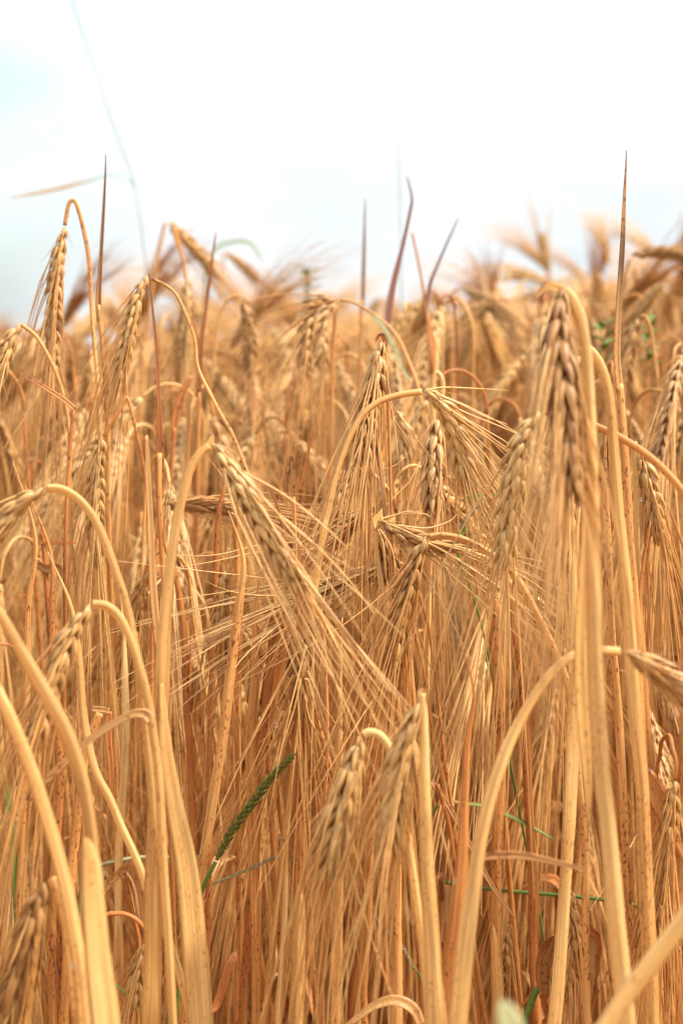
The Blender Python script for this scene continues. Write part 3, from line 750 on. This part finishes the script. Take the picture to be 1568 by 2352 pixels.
# --- bare straws in the sharp zone
bare = [
 ('spotted straight straw rising through the middle above the two pale beaded grass heads', 0.97, [(678, 2420), (680, 2200), (684, 2000), (686, 1800), (690, 1640), (694, 1480)], 29, 'straw'),
 ('spotted straight straw standing under the green grass head', 0.98, [(592, 2420), (588, 2200), (582, 2000), (580, 1850), (578, 1700), (586, 1560)], 26, 'straw'),
 ('freckled straight straw rising behind the low smooth arch', 0.98, [(1138, 2420), (1140, 2200), (1142, 2000), (1146, 1800), (1150, 1600), (1140, 1440)], 25, 'straw'),
 ('freckled crooked straw beside the curled pinkish leaf', 1.0, [(1235, 2420), (1226, 2200), (1220, 2020), (1210, 1850), (1206, 1700), (1196, 1540)], 22, 'rusty_straw'),
 ('thick pale straw beside the thick straw with the big dark ear', 0.84, [(1268, 2420), (1282, 2250), (1296, 2060), (1305, 1900), (1312, 1750), (1316, 1620), (1322, 1450)], 30, 'pale_straw'),
 ('orange straw leaning right above the bottom left green blade', 0.96, [(410, 2420), (440, 2200), (462, 2020), (486, 1860), (510, 1690), (535, 1500), (552, 1380)], 24, 'straw'),
 ('speckled orange straw slanting under the level dark ear', 1.0, [(560, 2300), (575, 2050), (595, 1800), (612, 1600), (628, 1420), (640, 1300)], 20, 'rusty_straw'),
 ('pale straw at the bottom between the spotted straight straws', 0.97, [(636, 2420), (640, 2280), (650, 2120), (656, 1980), (668, 1840)], 15, 'pale_straw'),
 ('straight straw under the ear tucked beside the cut white top', 0.93, [(770, 2420), (772, 2250), (774, 2080), (778, 1900), (780, 1720)], 22, 'straw'),
 ('dull straw beside the straight straw of the cut white top', 0.90, [(905, 2420), (908, 2250), (908, 2080), (904, 1900), (900, 1740)], 28, 'straw'),
 ('dusky broad straw between the cut white top and the low smooth arch', 0.78, [(1030, 2420, 46), (1036, 2260, 44), (1048, 2100, 36), (1062, 1950, 26), (1068, 1830, 20), (1074, 1700, 16)], 34, 'rusty_straw'),
 ('rusty straw at the right edge crossing behind the folded rusty leaf', 0.9, [(1556, 2420), (1552, 2200), (1556, 2000), (1560, 1850), (1568, 1700), (1572, 1500)], 28, 'straw'),
 ('ribbed tan straw beside the folded rusty leaf', 0.96, [(1520, 2420), (1508, 2200), (1500, 2000), (1495, 1850), (1485, 1680), (1470, 1500)], 24, 'straw'),
 ('straw with brown joint rising behind the left leaning straws', 1.0, [(120, 2420), (118, 2200), (128, 2000), (138, 1800), (128, 1600), (118, 1420)], 20, 'rusty_straw'),
 ('thin straw at the left edge behind the bottom corner ear', 1.0, [(40, 2420), (44, 2200), (50, 2000), (58, 1800), (62, 1600), (66, 1400)], 17, 'straw'),
 ('pale straw rising behind the small tasselled ear', 1.0, [(262, 2420), (270, 2200), (274, 2000), (282, 1850), (290, 1700), (288, 1560)], 18, 'pale_straw'),
 ('orange straw rising just right of the long diagonal stalk', 1.0, [(468, 2420), (458, 2200), (446, 2000), (440, 1800), (430, 1600), (418, 1420), (402, 1320)], 15, 'rusty_straw'),
 ('warm straw between the level dark ear and the small pale topped ear', 1.06, [(480, 1800), (486, 1600), (492, 1440), (495, 1300), (500, 1180)], 15, 'rusty_straw'),
 ('spotted straw standing beside the small pale topped ear', 1.02, [(548, 1800), (545, 1600), (548, 1440), (546, 1320), (540, 1220)], 15, 'straw'),
 ('tan straw behind the orange leaf at the very bottom', 0.95, [(842, 2420), (838, 2280), (846, 2120), (850, 1960)], 18, 'straw'),
 ('yellow straw curving up beside the right edge reddish ear', 0.93, [(1440, 2420), (1444, 2200), (1436, 2000), (1428, 1800), (1416, 1600), (1404, 1420), (1396, 1240)], 20, 'straw'),
]
for lab, d, st, w_, mt in bare:
    r0 = stalk(lab, d, st, w_, mat=mt, name='straw_stub', cat='straw stub', group=None)

# dead leaves that belong to the straws they hang on
stalk('short straw whose brown folded leaf hangs like a rag beside the small tasselled ear', 0.92,
      [(300, 2420), (312, 2300), (318, 2180), (300, 2080), (284, 2010)], 12, mat='rusty_straw', name='straw_stub', cat='straw stub', group=None,
      leaves=[dict(p=[(232, 2060, 8), (262, 2020, 14), (284, 1996, 20), (305, 2000, 36), (322, 2040, 36), (326, 2090, 26), (330, 2130, 8)], m='dry_leaf', n=[.3, -1, .5], curl=.3)])
stalk('short straw with a curled pinkish leaf tip near the bottom', 0.98,
      [(1262, 2430), (1258, 2340), (1252, 2260)], 14, mat='rusty_straw', name='straw_stub', cat='straw stub', group=None,
      leaves=[dict(p=[(1246, 2290, 22), (1240, 2230, 36), (1250, 2180, 42), (1268, 2160, 40), (1282, 2164, 22)], m='dry_leaf', curl=.6, tint=0.15), dict(p=[(1290, 2210, 8), (1240, 2262, 10), (1205, 2300, 7), (1175, 2352, 3)], m='rusty_straw')])
stalk('low straw with a limp orange leaf arching along the bottom edge', 0.85,
      [(990, 2440), (975, 2390), (962, 2350)], 14, mat='rusty_straw', name='straw_stub', cat='straw stub', group=None,
      leaves=[dict(p=[(964, 2356, 22), (945, 2318, 28), (905, 2300, 26), (860, 2312, 20), (820, 2340, 16), (790, 2362, 8)], m='dry_leaf', n=[.1, -.6, 1], curl=.3)])
stalk('straw with an orange curled leaf end beside the broad centre ear', 0.98,
      [(862, 1800), (850, 1650), (836, 1540), (818, 1480)], 12, mat='rusty_straw', name='straw_stub', cat='straw stub', group=None,
      leaves=[dict(p=[(822, 1500, 20), (808, 1462, 30), (786, 1434, 32), (764, 1440, 26), (758, 1456, 10)], m='dry_leaf', n=[0, -1, .5], curl=.4)])
stalk('broken straw with dark snapped blade pointing down at the left edge', 1.02,
      [(150, 1300), (158, 1120), (162, 1020), (168, 945)], 9, mat='rusty_straw', name='straw_stub', cat='straw stub', group=None,
      leaves=[dict(p=[(172, 940, 12), (140, 914, 12), (85, 880, 9), (30, 849, 3)], m='rusty_straw', tint=[(0, .1), (1, .5)])])
stalk('straw with a thin dark needle standing among the centre ears', 0.98,
      [(900, 1330), (894, 1260), (884, 1180)], 7, mat='rusty_straw', name='straw_stub', cat='straw stub', group=None,
      leaves=[dict(p=[(886, 1200, 10), (878, 1120, 9), (866, 1040, 6), (855, 975, 2)], m='purple_leaf', tint=[(0, .4), (1, .9)])])
stalk('straw with a broad blotchy orange leaf behind the raking awns', 1.02,
      [(640, 2100), (625, 1900), (618, 1760), (615, 1680)], 15, mat='rusty_straw', name='straw_stub', cat='straw stub', group=None,
      leaves=[dict(p=[(614, 1700, 22), (618, 1600, 40), (632, 1520, 46), (650, 1440, 34), (672, 1380, 16)], m='rusty_straw', tint=0.08)])
stalk('straw with a thin crossing blade that slants through the low smooth arch', 0.93,
      [(1060, 2200), (1050, 2050), (1030, 1900), (1000, 1800)], 10, mat='rusty_straw', name='straw_stub', cat='straw stub', group=None,
      leaves=[dict(p=[(990, 1795, 9), (1030, 1855, 12), (1075, 1935, 13), (1120, 2020, 12), (1160, 2080, 8), (1183, 2110, 2)], m='dry_leaf', tint=[(0, .1), (.7, .3), (1, .2)])])

stalk('straw with a pale twisted leaf scrap curling under the wide arch', 1.0,
      [(690, 1500), (680, 1380), (676, 1260), (668, 1140)], 10, mat='straw', name='straw_stub', cat='straw stub', group=None,
      leaves=[dict(p=[(668, 1150, 9), (662, 1090, 13), (668, 1052, 12), (672, 1062, 9), (676, 1120, 6)], m='dry_leaf', fold=.5), dict(p=[(690, 1130, 10), (700, 1080, 9), (712, 1010, 6), (716, 985, 2)], m='rusty_straw', fold=.5)])
stalk('straw with a limp pinkish leaf scrap beside the left arch', 1.04,
      [(120, 1560), (112, 1420), (104, 1300), (96, 1220)], 11, mat='rusty_straw', name='straw_stub', cat='straw stub', group=None,
      leaves=[dict(p=[(100, 1290, 10), (86, 1292, 16), (110, 1305, 22), (136, 1302, 18), (140, 1330, 10)], m='dry_leaf', n=[0, -.8, 1], curl=.4), dict(p=[(70, 1246, 8), (110, 1247, 8), (175, 1246, 6)], m='rusty_straw')])
stalk('straw with a torn orange sheath behind the left needle tip', 1.2,
      [(392, 1180), (396, 1060), (400, 980)], 10, mat='rusty_straw', name='straw_stub', cat='straw stub', group=None,
      leaves=[dict(p=[(398, 1010, 12), (402, 960, 20), (420, 900, 18), (440, 865, 8)], m='rusty_straw', tint=.05)])

# ------------------------------------------------------------------ wild grasses and weeds among the barley
def grass(label, d, stem, w, mat, head=None, hw=20, hmat='green_seed', dens=1.0, blades=(), name='wild_grass', cat='grass', up=True):
    sp, sw = trace(stem, d)
    sw = np.where(np.isnan(sw), w * d / F, sw) * 0.5
    fp, fr = to_ground(sp, sw)
    q = smooth(np.column_stack([fp, fr]), 7)
    base = q[0, :3].copy()
    root = thing(name, label, cat, base)
    b = MB(); tube(b, q[:, :3] - base, q[:, 3], 7); part('stem', b, M[mat], root)
    if head:
        hp, _ = trace(head, d)
        h = smooth(hp - base, 8)
        T, Ns, B = frames(h)
        hb = MB()
        tube(hb, h, hw * d / F * 0.14, 5)
        s = np.concatenate([[0], np.cumsum(np.linalg.norm(np.diff(h, axis=0), axis=1))])
        W = hw * d / F
        n = int(s[-1] / W * 14 * dens)
        for i in range(n):
            t = (i + rng.random()) / n
            j = min(len(h) - 1, int(t * (len(h) - 1)))
            pos = np.array([np.interp(t * s[-1], s, h[:, k]) for k in range(3)])
            a = i * 2.399963
            o = nrm(Ns[j] * math.cos(a) + B[j] * math.sin(a))
            pf = (0.55 + 0.45 * math.sin(math.pi * min(1, max(0, t * .9 + .1)))) * rng.uniform(.8, 1.1)
            dr = nrm(T[j] + o * rng.uniform(.45, .8))
            kernel(hb, pos + o * W * .08, dr, o, W * .62 * pf, W * .26 * pf, W * .2 * pf, 5, 5)
            if rng.random() < .5:
                u = np.linspace(0, 1, 3)[:, None]
                tube(hb, pos + dr * W * .5 * pf + nrm(T[j] + o * .5) * W * .35 * u, np.array([.02, .014, .006]) * W, 3, caps=False)
        part('seed_head', hb, M[hmat], root)
    for lf in blades:
        lp, lw = trace(lf['p'], lf.get('d', d))
        k = smooth(np.column_stack([lp, lw]), 7)
        lb = MB()
        tt = 0.0
        if 'tint' in lf:
            tt = np.interp(np.linspace(0, 1, len(k)), [a for a, _ in lf['tint']], [c for _, c in lf['tint']])
        blade(lb, k[:, :3] - base, k[:, 3], fold=.3, n0=np.array(lf.get('n', [.3, -1, .3])), tint=tt)
        part('leaf', lb, M[lf.get('m', 'green_blade')], root, lf.get('label'))
    return root

grass('green foxtail grass head slanting behind the raking barley awns', .945, [(395, 2420), (415, 2250), (440, 2140), (452, 2085), (470, 2030), (495, 1980)], 10, 'green_blade',
      head=[(497, 1975), (530, 1915), (575, 1850), (620, 1790), (672, 1735)], hw=33)
grass('pale beaded grass head bent over and drooping toward the bottom centre', 0.99, [(985, 2440), (980, 2330), (967, 2253), (950, 2220)], 7, 'green_blade',
      head=[(955, 2232), (925, 2180), (885, 2135), (840, 2085), (790, 2030)], hw=18, hmat='pale_seed', dens=.7)
grass('purplish beaded grass spike arching level over the spotted straw', 0.97, [(760, 2420), (765, 2250), (770, 2120), (760, 2035), (728, 2008)], 6, 'green_blade',
      head=[(727, 2007), (690, 1982), (662, 1972), (627, 1973), (585, 1990), (547, 2007), (486, 2032)], hw=15, hmat='pale_seed', dens=.6)
grass('short mossy green grass spike poking out behind the cut white top ear', 1.0, [(1010, 2420), (1000, 2250), (985, 2100), (968, 2040), (952, 2005)], 6, 'green_blade',
      head=[(953, 2006), (940, 1986), (915, 1980), (890, 1985), (868, 1990)], hw=20, hmat='green_seed')
grass('thin green grass stem lying level behind the low smooth arch', 1.08, [(1500, 2420), (1505, 2250), (1490, 2120), (1453, 2078), (1333, 2061), (1233, 2052), (1112, 2041), (1022, 2026)], 9, 'green_blade')
grass('pale green grass stem lying level behind the long diagonal stalk', 1.1, [(170, 2420), (176, 2200), (200, 2020), (290, 1974), (420, 1970), (560, 1970)], 10, 'pale_seed')
grass('green grass blade standing upright at the left edge', 1.0, [(52, 2440), (48, 2330), (42, 2200)], 6, 'green_blade',
      blades=[dict(p=[(42, 2210, 9), (38, 2100, 13), (35, 2027, 14), (30, 1930, 12), (18, 1830, 8), (4, 1760, 3)])])
grass('bright green grass blade poking out beside the pale flat sheath', 0.95, [(400, 2460), (380, 2400), (362, 2362)], 8, 'green_blade',
      blades=[dict(p=[(364, 2366, 12), (341, 2332, 15), (300, 2292, 15), (268, 2264, 6)], n=[.2, -.5, 1])])
grass('dark green grass stem rising between the two big pale straws', 0.97, [(368, 2460), (386, 2340), (400, 2260), (408, 2200)], 9, 'green_blade')
grass('smooth green stem at the bottom edge under the curled pinkish leaf', 0.95, [(1180, 2460), (1196, 2370), (1216, 2310), (1232, 2270)], 17, 'green_blade')
grass('near mint green shoot tip blurred at the bottom edge', 0.5, [(1190, 2560), (1180, 2470), (1172, 2400)], 30, 'pale_seed',
      blades=[dict(p=[(1178, 2440, 50), (1170, 2370, 64), (1160, 2325, 50), (1150, 2300, 14)], m='pale_seed')])
grass('green streaked drying blade slanting behind the low arch', 1.0, [(985, 2300), (975, 2100), (985, 1900), (1005, 1850)], 6, 'green_blade',
      blades=[dict(p=[(1010, 1832, 6), (1060, 1846, 10), (1110, 1853, 12), (1190, 1885, 12), (1270, 1928, 4)], m='green_blade', tint=[(0, .9), (.3, .5), (.5, .1), (1, 0)], n=[0, -.5, 1])])
grass('dark green leaf blade low behind the rightmost thick straws', 1.0, [(1442, 2440), (1440, 2330), (1436, 2270)], 6, 'green_blade',
      blades=[dict(p=[(1436, 2280, 8), (1432, 2200, 14), (1438, 2150, 14), (1448, 2118, 4)])])
grass('half green oat spray caught among awns right of the broken pale tuft', 1.0, [(1120, 1500), (1090, 1380), (1060, 1300), (1045, 1250)], 6, 'green_blade',
      head=[(1045, 1252), (1060, 1215), (1080, 1180), (1110, 1150)], hw=24, hmat='pale_seed', dens=.35,
      blades=[dict(p=[(1036, 1262, 8), (1046, 1240, 18), (1062, 1218, 14), (1075, 1200, 3)]), dict(p=[(1060, 1150, 4), (1085, 1142, 14), (1118, 1140, 10), (1138, 1136, 2)]), dict(p=[(1118, 1198, 4), (1132, 1184, 14), (1146, 1174, 4)])])
grass('very tall blurred grass stem crossing the sky with an orange tipped blade', 2.0, [(352, 820), (345, 700), (330, 560), (312, 440), (295, 380), (262, 290), (235, 210), (195, 90), (165, 0), (140, -80)], 4, 'grey_blade',
      blades=[dict(p=[(312, 430, 4), (275, 402, 8), (215, 414, 12), (140, 434, 14), (80, 446, 11), (22, 456, 3)], m='grey_blade', tint=[(0, 0), (.35, 0), (.55, 1), (1, 1)], n=[0, -.6, 1])])
grass('faint blurred grass stem standing straight against the white cloud', 2.0, [(925, 860), (922, 700), (919, 520), (915, 350), (911, 210)], 3, 'grey_blade')
grass('blurred grass blade hooking over beyond the slim leaning ear', 2.2, [(470, 820), (470, 700), (472, 610)], 5, 'green_blade',
      blades=[dict(p=[(472, 620, 5), (495, 572, 7), (540, 556, 9), (575, 560, 8), (600, 596, 3)], n=[0, -.5, 1])])

def weed(label, d, x, ytop, ybot, n, spread, size):
    b0 = P(x, ytop, d)
    base = np.array([b0[0], b0[1], ground_z(b0[0], b0[1])])
    root = thing('weed', label, 'weed', base)
    h = b0[2] - base[2]
    b = MB()
    k = smooth(np.array([[0, 0, 0], [0.01, 0, h * .5], [-.004, 0, h * .8], [0, 0, h]]), 6)
    tube(b, k, np.linspace(.0024, .0012, len(k)), 6); part('stem', b, M['straw'], root)
    lo = P(x, ybot, d)[2] - base[2]
    for i in range(n):
        z = lo + (h - lo) * (i + .5) / n
        a = i * 2.4
        c = np.array([0, 0, z]); o = np.array([math.cos(a), math.sin(a), .5])
        ln = size * rng.uniform(.7, 1.2)
        lb = MB()
        q = smooth(np.array([c, c + o * ln * .5 * spread, c + o * ln * spread + np.array([0, 0, -.002])]), 5)
        u = np.linspace(0, 1, len(q))
        blade(lb, q, ln * .55 * np.sin(np.pi * np.clip(u, .06, .97)) ** .7, n0=np.array([0, 0, 1.0]))
        part('leaf', lb, M['green_blade'], root)
    return root
weed('small green weed poking above the far ears at the skyline gap', 2.0, 706, 618, 720, 18, 1.0, .013)
weed('green weed low behind the blotched spear leaf', 1.5, 1385, 740, 830, 9, 1.2, .011)
weed('leafy green weed among the blurred ears near the right edge', 1.6, 1490, 735, 850, 12, 1.3, .011)

def drop(label, d, x, y, px):
    r_ = px * d / F * .5
    c = P(x, y, d)
    mb = MB()
    t_ = np.linspace(0, 1, 10)
    rad = np.sin(np.pi * np.clip(t_, .02, .985)) ** .8 * r_ * (0.55 + .5 * t_)
    tube(mb, np.stack([np.zeros(10), np.zeros(10), -2.1 * r_ * t_], 1), rad, 10, n0=np.array([1.0, 0, 0]))
    me = mb.build('water_drop', [mw])
    o = bpy.data.objects.new('water_drop', me); COL.objects.link(o); o.location = c
    o['label'] = label; o['category'] = 'water drop'; o['group'] = 'water drops on the barley'
for a in [('water drop hanging on the orange awn tip beside the diagonal stalk', .975, 750, 1518, 8), ('water drop on the raking awns above the green grass head', .94, 633, 1660, 9),
          ('water drop under the awn by the green grass head', .965, 650, 1925, 9), ('tiny water drop on the straight spotted straw', .95, 662, 2005, 7),
          ('bright water drop on the near straw in the bottom left corner', .64, 168, 2212, 14), ('water drop on the low purple hook', .9, 240, 2005, 8),
          ('water drop on the freckled straight straw behind the low arch', .96, 1155, 2120, 7), ('bright water drop between the cut white top and the low arch', .9, 1062, 1812, 12),
          ('pale water drop on the dusky broad straw', .77, 1044, 2018, 11), ('water drop on the ragged pale tip stalk', .96, 1471, 1142, 9)]:
    drop(a[0], a[1], a[2], a[3], a[4])
# ------------------------------------------------------------------ the crowd of barley behind and around
def make_template(k, lod):
    """A whole stalk in local coordinates.  Returns builders: stem, grains, awns, leaves."""
    r = random.Random(100 + k)
    H = 0.90
    bend = [0.018, 0.028, 0.010, 0.034, 0.016, 0.022, 0.008, 0.03, 0.022, 0.013, 0.03, 0.012][k % 12]
    if lod == 1:
        bend *= .55
    hang = R([172, 158, 178, 146, 166, 150, 176, 138, 170, 155, 172, 142][k % 12])
    if lod == 1 and k in (3, 8, 10):        # a few stand nearly upright
        hang = R({3: 50, 8: 22, 10: 110}[k])
    lean = r.uniform(-.05, .08)
    neck = r.uniform(.02, .07)
    z1 = H - bend
    pts = [(0, 0, 0), (lean * .2, r.uniform(-.01, .01), H * .3), (lean * .55, r.uniform(-.012, .012), H * .6), (lean * .95, 0, z1 - neck)]
    c0 = np.array([lean, 0, z1])
    na = 6
    for i in range(na + 1):
        a = hang * i / na
        pts.append((c0[0] + bend * (1 - math.cos(a)) * .8, r.uniform(-.001, .001), c0[2] + bend * math.sin(a)))
    pts = np.array(pts)
    q = smooth(pts, 5 if lod == 0 else 3)
    s = np.concatenate([[0], np.cumsum(np.linalg.norm(np.diff(q, axis=0), axis=1))])
    rad = np.interp(s / s[-1], [0, .35, .7, .85, 1], [.0030, .0029, .0025, .0014, .0011])
    for zz in (.26, .48, .68):
        rad = rad * (1 + .25 * np.exp(-((s / s[-1] - zz) / .008) ** 2)) * np.where(s / s[-1] > zz, .96, 1)
    stem = MB(); tube(stem, q, rad, 8 if lod == 0 else 5)
    dv = nrm(q[-1] - q[-3])
    el = r.uniform(.055, .075)
    e0 = q[-1]
    ep = [e0, e0 + dv * el * .5 + DOWN * el * .04, e0 + dv * el + DOWN * el * .16]
    kb, ab = MB(), MB()
    a = r.uniform(0, 6.28)
    ear_geo(kb, ab, np.array(ep), r.uniform(.0105, .0125), r.uniform(.09, .12), r.uniform(.12, .28), r.uniform(.2, .5), np.array([math.cos(a), math.sin(a), .1]), lod=lod, every=(1 + k % 2) if lod == 0 else 1, awn_r=.00042)
    lvs = []
    for i in range(r.choice((1, 2, 2, 3))):
        z = H * r.uniform(.35, .82)
        b0 = np.array([np.interp(z, q[:len(q) // 2 + 2, 2], q[:len(q) // 2 + 2, 0]), 0, z])
        a = r.uniform(0, 6.28)
        o = np.array([math.cos(a), math.sin(a), 0])
        ln = r.uniform(.06, .16)
        up = r.uniform(.05, .5)
        lp = np.array([b0, b0 + o * ln * .22 + np.array([0, 0, up * ln * .5]), b0 + o * ln * .42 + np.array([0, 0, up * ln * .3 - .02]), b0 + o * ln * .5 + DOWN * ln * r.uniform(.1, .5), b0 + o * ln * r.uniform(.35, .6) + DOWN * ln * r.uniform(.5, .9)])
        k_ = smooth(lp, 5 if lod == 0 else 3)
        u = np.linspace(0, 1, len(k_))
        lb = MB()
        blade(lb, k_, r.uniform(.004, .008) * np.interp(u, [0, .15, .6, 1], [.8, 1, .75, .08]), fold=r.uniform(.1, .6), n0=np.array([0, 0, 1.0]), twist=r.uniform(-3, 3))
        lvs.append(lb)
    # the leaf sheath that wraps the upper straw, sometimes with a dry upright tip
    if r.random() < .75:
        m_ = (s / s[-1] > .5) & (s / s[-1] < .8)
        p_ = q[m_]
        if len(p_) >= 3:
            p2 = smooth(p_, 3)
            lb = MB()
            tube(lb, p2 + np.array([0, .0006, 0]), np.interp(np.linspace(0, 1, len(p2)), [0, .8, 1], [.0032, .0029, .0012]), 7)
            lvs.append(lb)
    return stem, kb, ab, lvs

NT = 12
LABEL_CROWD = 'golden barley stalk with nodding bearded ear crowded among its like behind the sharp ears'
GROUP_CROWD = 'barley stalks crowding the field behind the sharp ears'
templates = []
for k in range(NT):
    stem, kb, ab, lvs = make_template(k, 0)
    root = thing('barley_stalk', LABEL_CROWD, 'barley stalk', (0, 0, 0), GROUP_CROWD)
    part('stem', stem, M[('straw', 'rusty_straw', 'straw', 'pale_straw')[k % 4]], root)
    e = part('ear', kb, M['grain'], root)
    part('beard', ab, M['awn'], e)
    for lb in lvs:
        part('leaf', lb, M[('dry_leaf', 'rusty_straw', 'dry_leaf', 'straw')[rng.randrange(4)]], root)
    templates.append(root)

def kids(o):
    return [c for c in COL.objects if c.parent == o]
TK = [(t_, [(c, kids(c)) for c in kids(t_)]) for t_ in templates]

def copy_stalk(i):
    t_, cs = TK[i]
    r_ = t_.copy(); COL.objects.link(r_)
    for c, gs in cs:
        c2 = c.copy(); COL.objects.link(c2); c2.parent = r_
        for g_ in gs:
            g2 = g_.copy(); COL.objects.link(g2); g2.parent = c2
    return r_

NCROWD = 242
D0, D1 = 1.10, 1.78
spots = []
tries = 0
while len(spots) < NCROWD and tries < 40000:
    tries += 1
    d = math.sqrt(rng.uniform(D0 ** 2, D1 ** 2))
    x = rng.uniform(-1, 1) * (0.166 * d + .025)
    if d < 1.25 and 415 < x / d * F + 784 < 520:      # the photograph shows only straws and awns here
        continue
    if all((x - a) ** 2 + (d - b) ** 2 > .018 ** 2 for a, b in spots):
        spots.append((x, d))
spots.sort(key=lambda q: q[1])
for i, (x, d) in enumerate(spots):
    r_ = templates[i] if i < NT else copy_stalk(rng.randrange(NT))
    h = min(1.035, max(.78, rng.gauss(.945, .055))) if d > 1.25 else min(.99, max(.72, rng.gauss(.885, .06)))
    lowly = i >= NT and rng.random() < .2
    if lowly:
        h = rng.uniform(.66, .82)
    tilt = 9 if rng.random() < .16 else 2.5
    r_.location = (x, d, ground_z(x, d))
    r_.rotation_euler = (R(rng.gauss(0, 2.5)), R(rng.gauss(0, tilt)), rng.uniform(0, 2 * math.pi))
    r_.scale = (1, 1, h) if False else (h, h, h)

# the rest of the field: one object, its stalks set on points
tcol = bpy.data.collections.new('field stalk shapes')
for k in range(NT):
    stem, kb, ab, lvs = make_template(k, 1)
    big = MB()
    def merge(mb, mi):
        if mb.n:
            big.v += mb.v; big.r += mb.r; big.t += mb.t
            big.f += [tuple(i + big.n for i in f) for f in mb.f]
            big.m += [mi] * len(mb.f); big.n += mb.n
    merge(stem, 0); merge(kb, 1); merge(ab, 2)
    for lb in lvs:
        merge(lb, 3)
    me = big.build('field_stalk', [M[('straw', 'rusty_straw', 'straw', 'pale_straw')[k % 4]], M['grain'], M['awn'], M['dry_leaf']])
    o = bpy.data.objects.new('field_stalk', me)
    tcol.objects.link(o)

pts_, rots, scl, idx = [], [], [], []
def scatter(n, f):
    for _ in range(n):
        x, y = f()
        pts_.append((x, y, ground_z(x, y) - .005))
        rots.append((R(rng.gauss(0, 3)), R(rng.gauss(0, 3)), rng.uniform(0, 6.283)))
        h = min(1.05, max(.78, rng.gauss(.972, .045)))
        scl.append((h, h, h)); idx.append(rng.randrange(NT))
def band(d0, d1, m):
    def f():
        d = math.sqrt(rng.uniform(d0 * d0, d1 * d1))
        return rng.uniform(-1, 1) * (.17 * d + m), d
    return f
def flank():
    while True:
        d = rng.uniform(.35, 1.8); x = rng.uniform(-1, 1) * (.17 * d + .65)
        if abs(x) > .175 * d + .2:
            return x, d
scatter(420, flank)
scatter(800, band(1.8, 2.6, .35))
scatter(1200, band(2.6, 4.5, .45))
scatter(1300, band(4.5, 9, .6))
scatter(2200, band(9, 26, .8))
me = bpy.data.meshes.new('barley_field')
me.from_pydata(pts_, [], [])
a = me.attributes.new('rot', 'FLOAT_VECTOR', 'POINT'); a.data.foreach_set('vector', np.array(rots, np.float32).ravel())
a = me.attributes.new('scl', 'FLOAT_VECTOR', 'POINT'); a.data.foreach_set('vector', np.array(scl, np.float32).ravel())
a = me.attributes.new('pick', 'INT', 'POINT'); a.data.foreach_set('value', np.array(idx, np.int32))
fo = bpy.data.objects.new('barley_field', me)
COL.objects.link(fo)
fo['kind'] = 'stuff'
fo['label'] = 'dense mass of ripe golden barley stretching back to the skyline'
fo['category'] = 'barley'
ng = bpy.data.node_groups.new('field', 'GeometryNodeTree')
ng.interface.new_socket('Geometry', in_out='INPUT', socket_type='NodeSocketGeometry')
ng.interface.new_socket('Geometry', in_out='OUTPUT', socket_type='NodeSocketGeometry')
gi = ng.nodes.new('NodeGroupInput'); go = ng.nodes.new('NodeGroupOutput')
ci = ng.nodes.new('GeometryNodeCollectionInfo'); ci.inputs['Collection'].default_value = tcol
ci.inputs['Separate Children'].default_value = True; ci.inputs['Reset Children'].default_value = True
ip = ng.nodes.new('GeometryNodeInstanceOnPoints'); ip.inputs['Pick Instance'].default_value = True
def attr(nm, ty):
    n_ = ng.nodes.new('GeometryNodeInputNamedAttribute'); n_.data_type = ty; n_.inputs['Name'].default_value = nm
    return n_.outputs['Attribute']
gl = ng.links.new
gl(gi.outputs[0], ip.inputs['Points'])
gl(ci.outputs[0], ip.inputs['Instance'])
gl(attr('pick', 'INT'), ip.inputs['Instance Index'])
er = ng.nodes.new('FunctionNodeEulerToRotation')
gl(attr('rot', 'FLOAT_VECTOR'), er.inputs[0]); gl(er.outputs[0], ip.inputs['Rotation'])
gl(attr('scl', 'FLOAT_VECTOR'), ip.inputs['Scale'])
gl(ip.outputs[0], go.inputs[0])
md = fo.modifiers.new('field', 'NODES'); md.node_group = ng
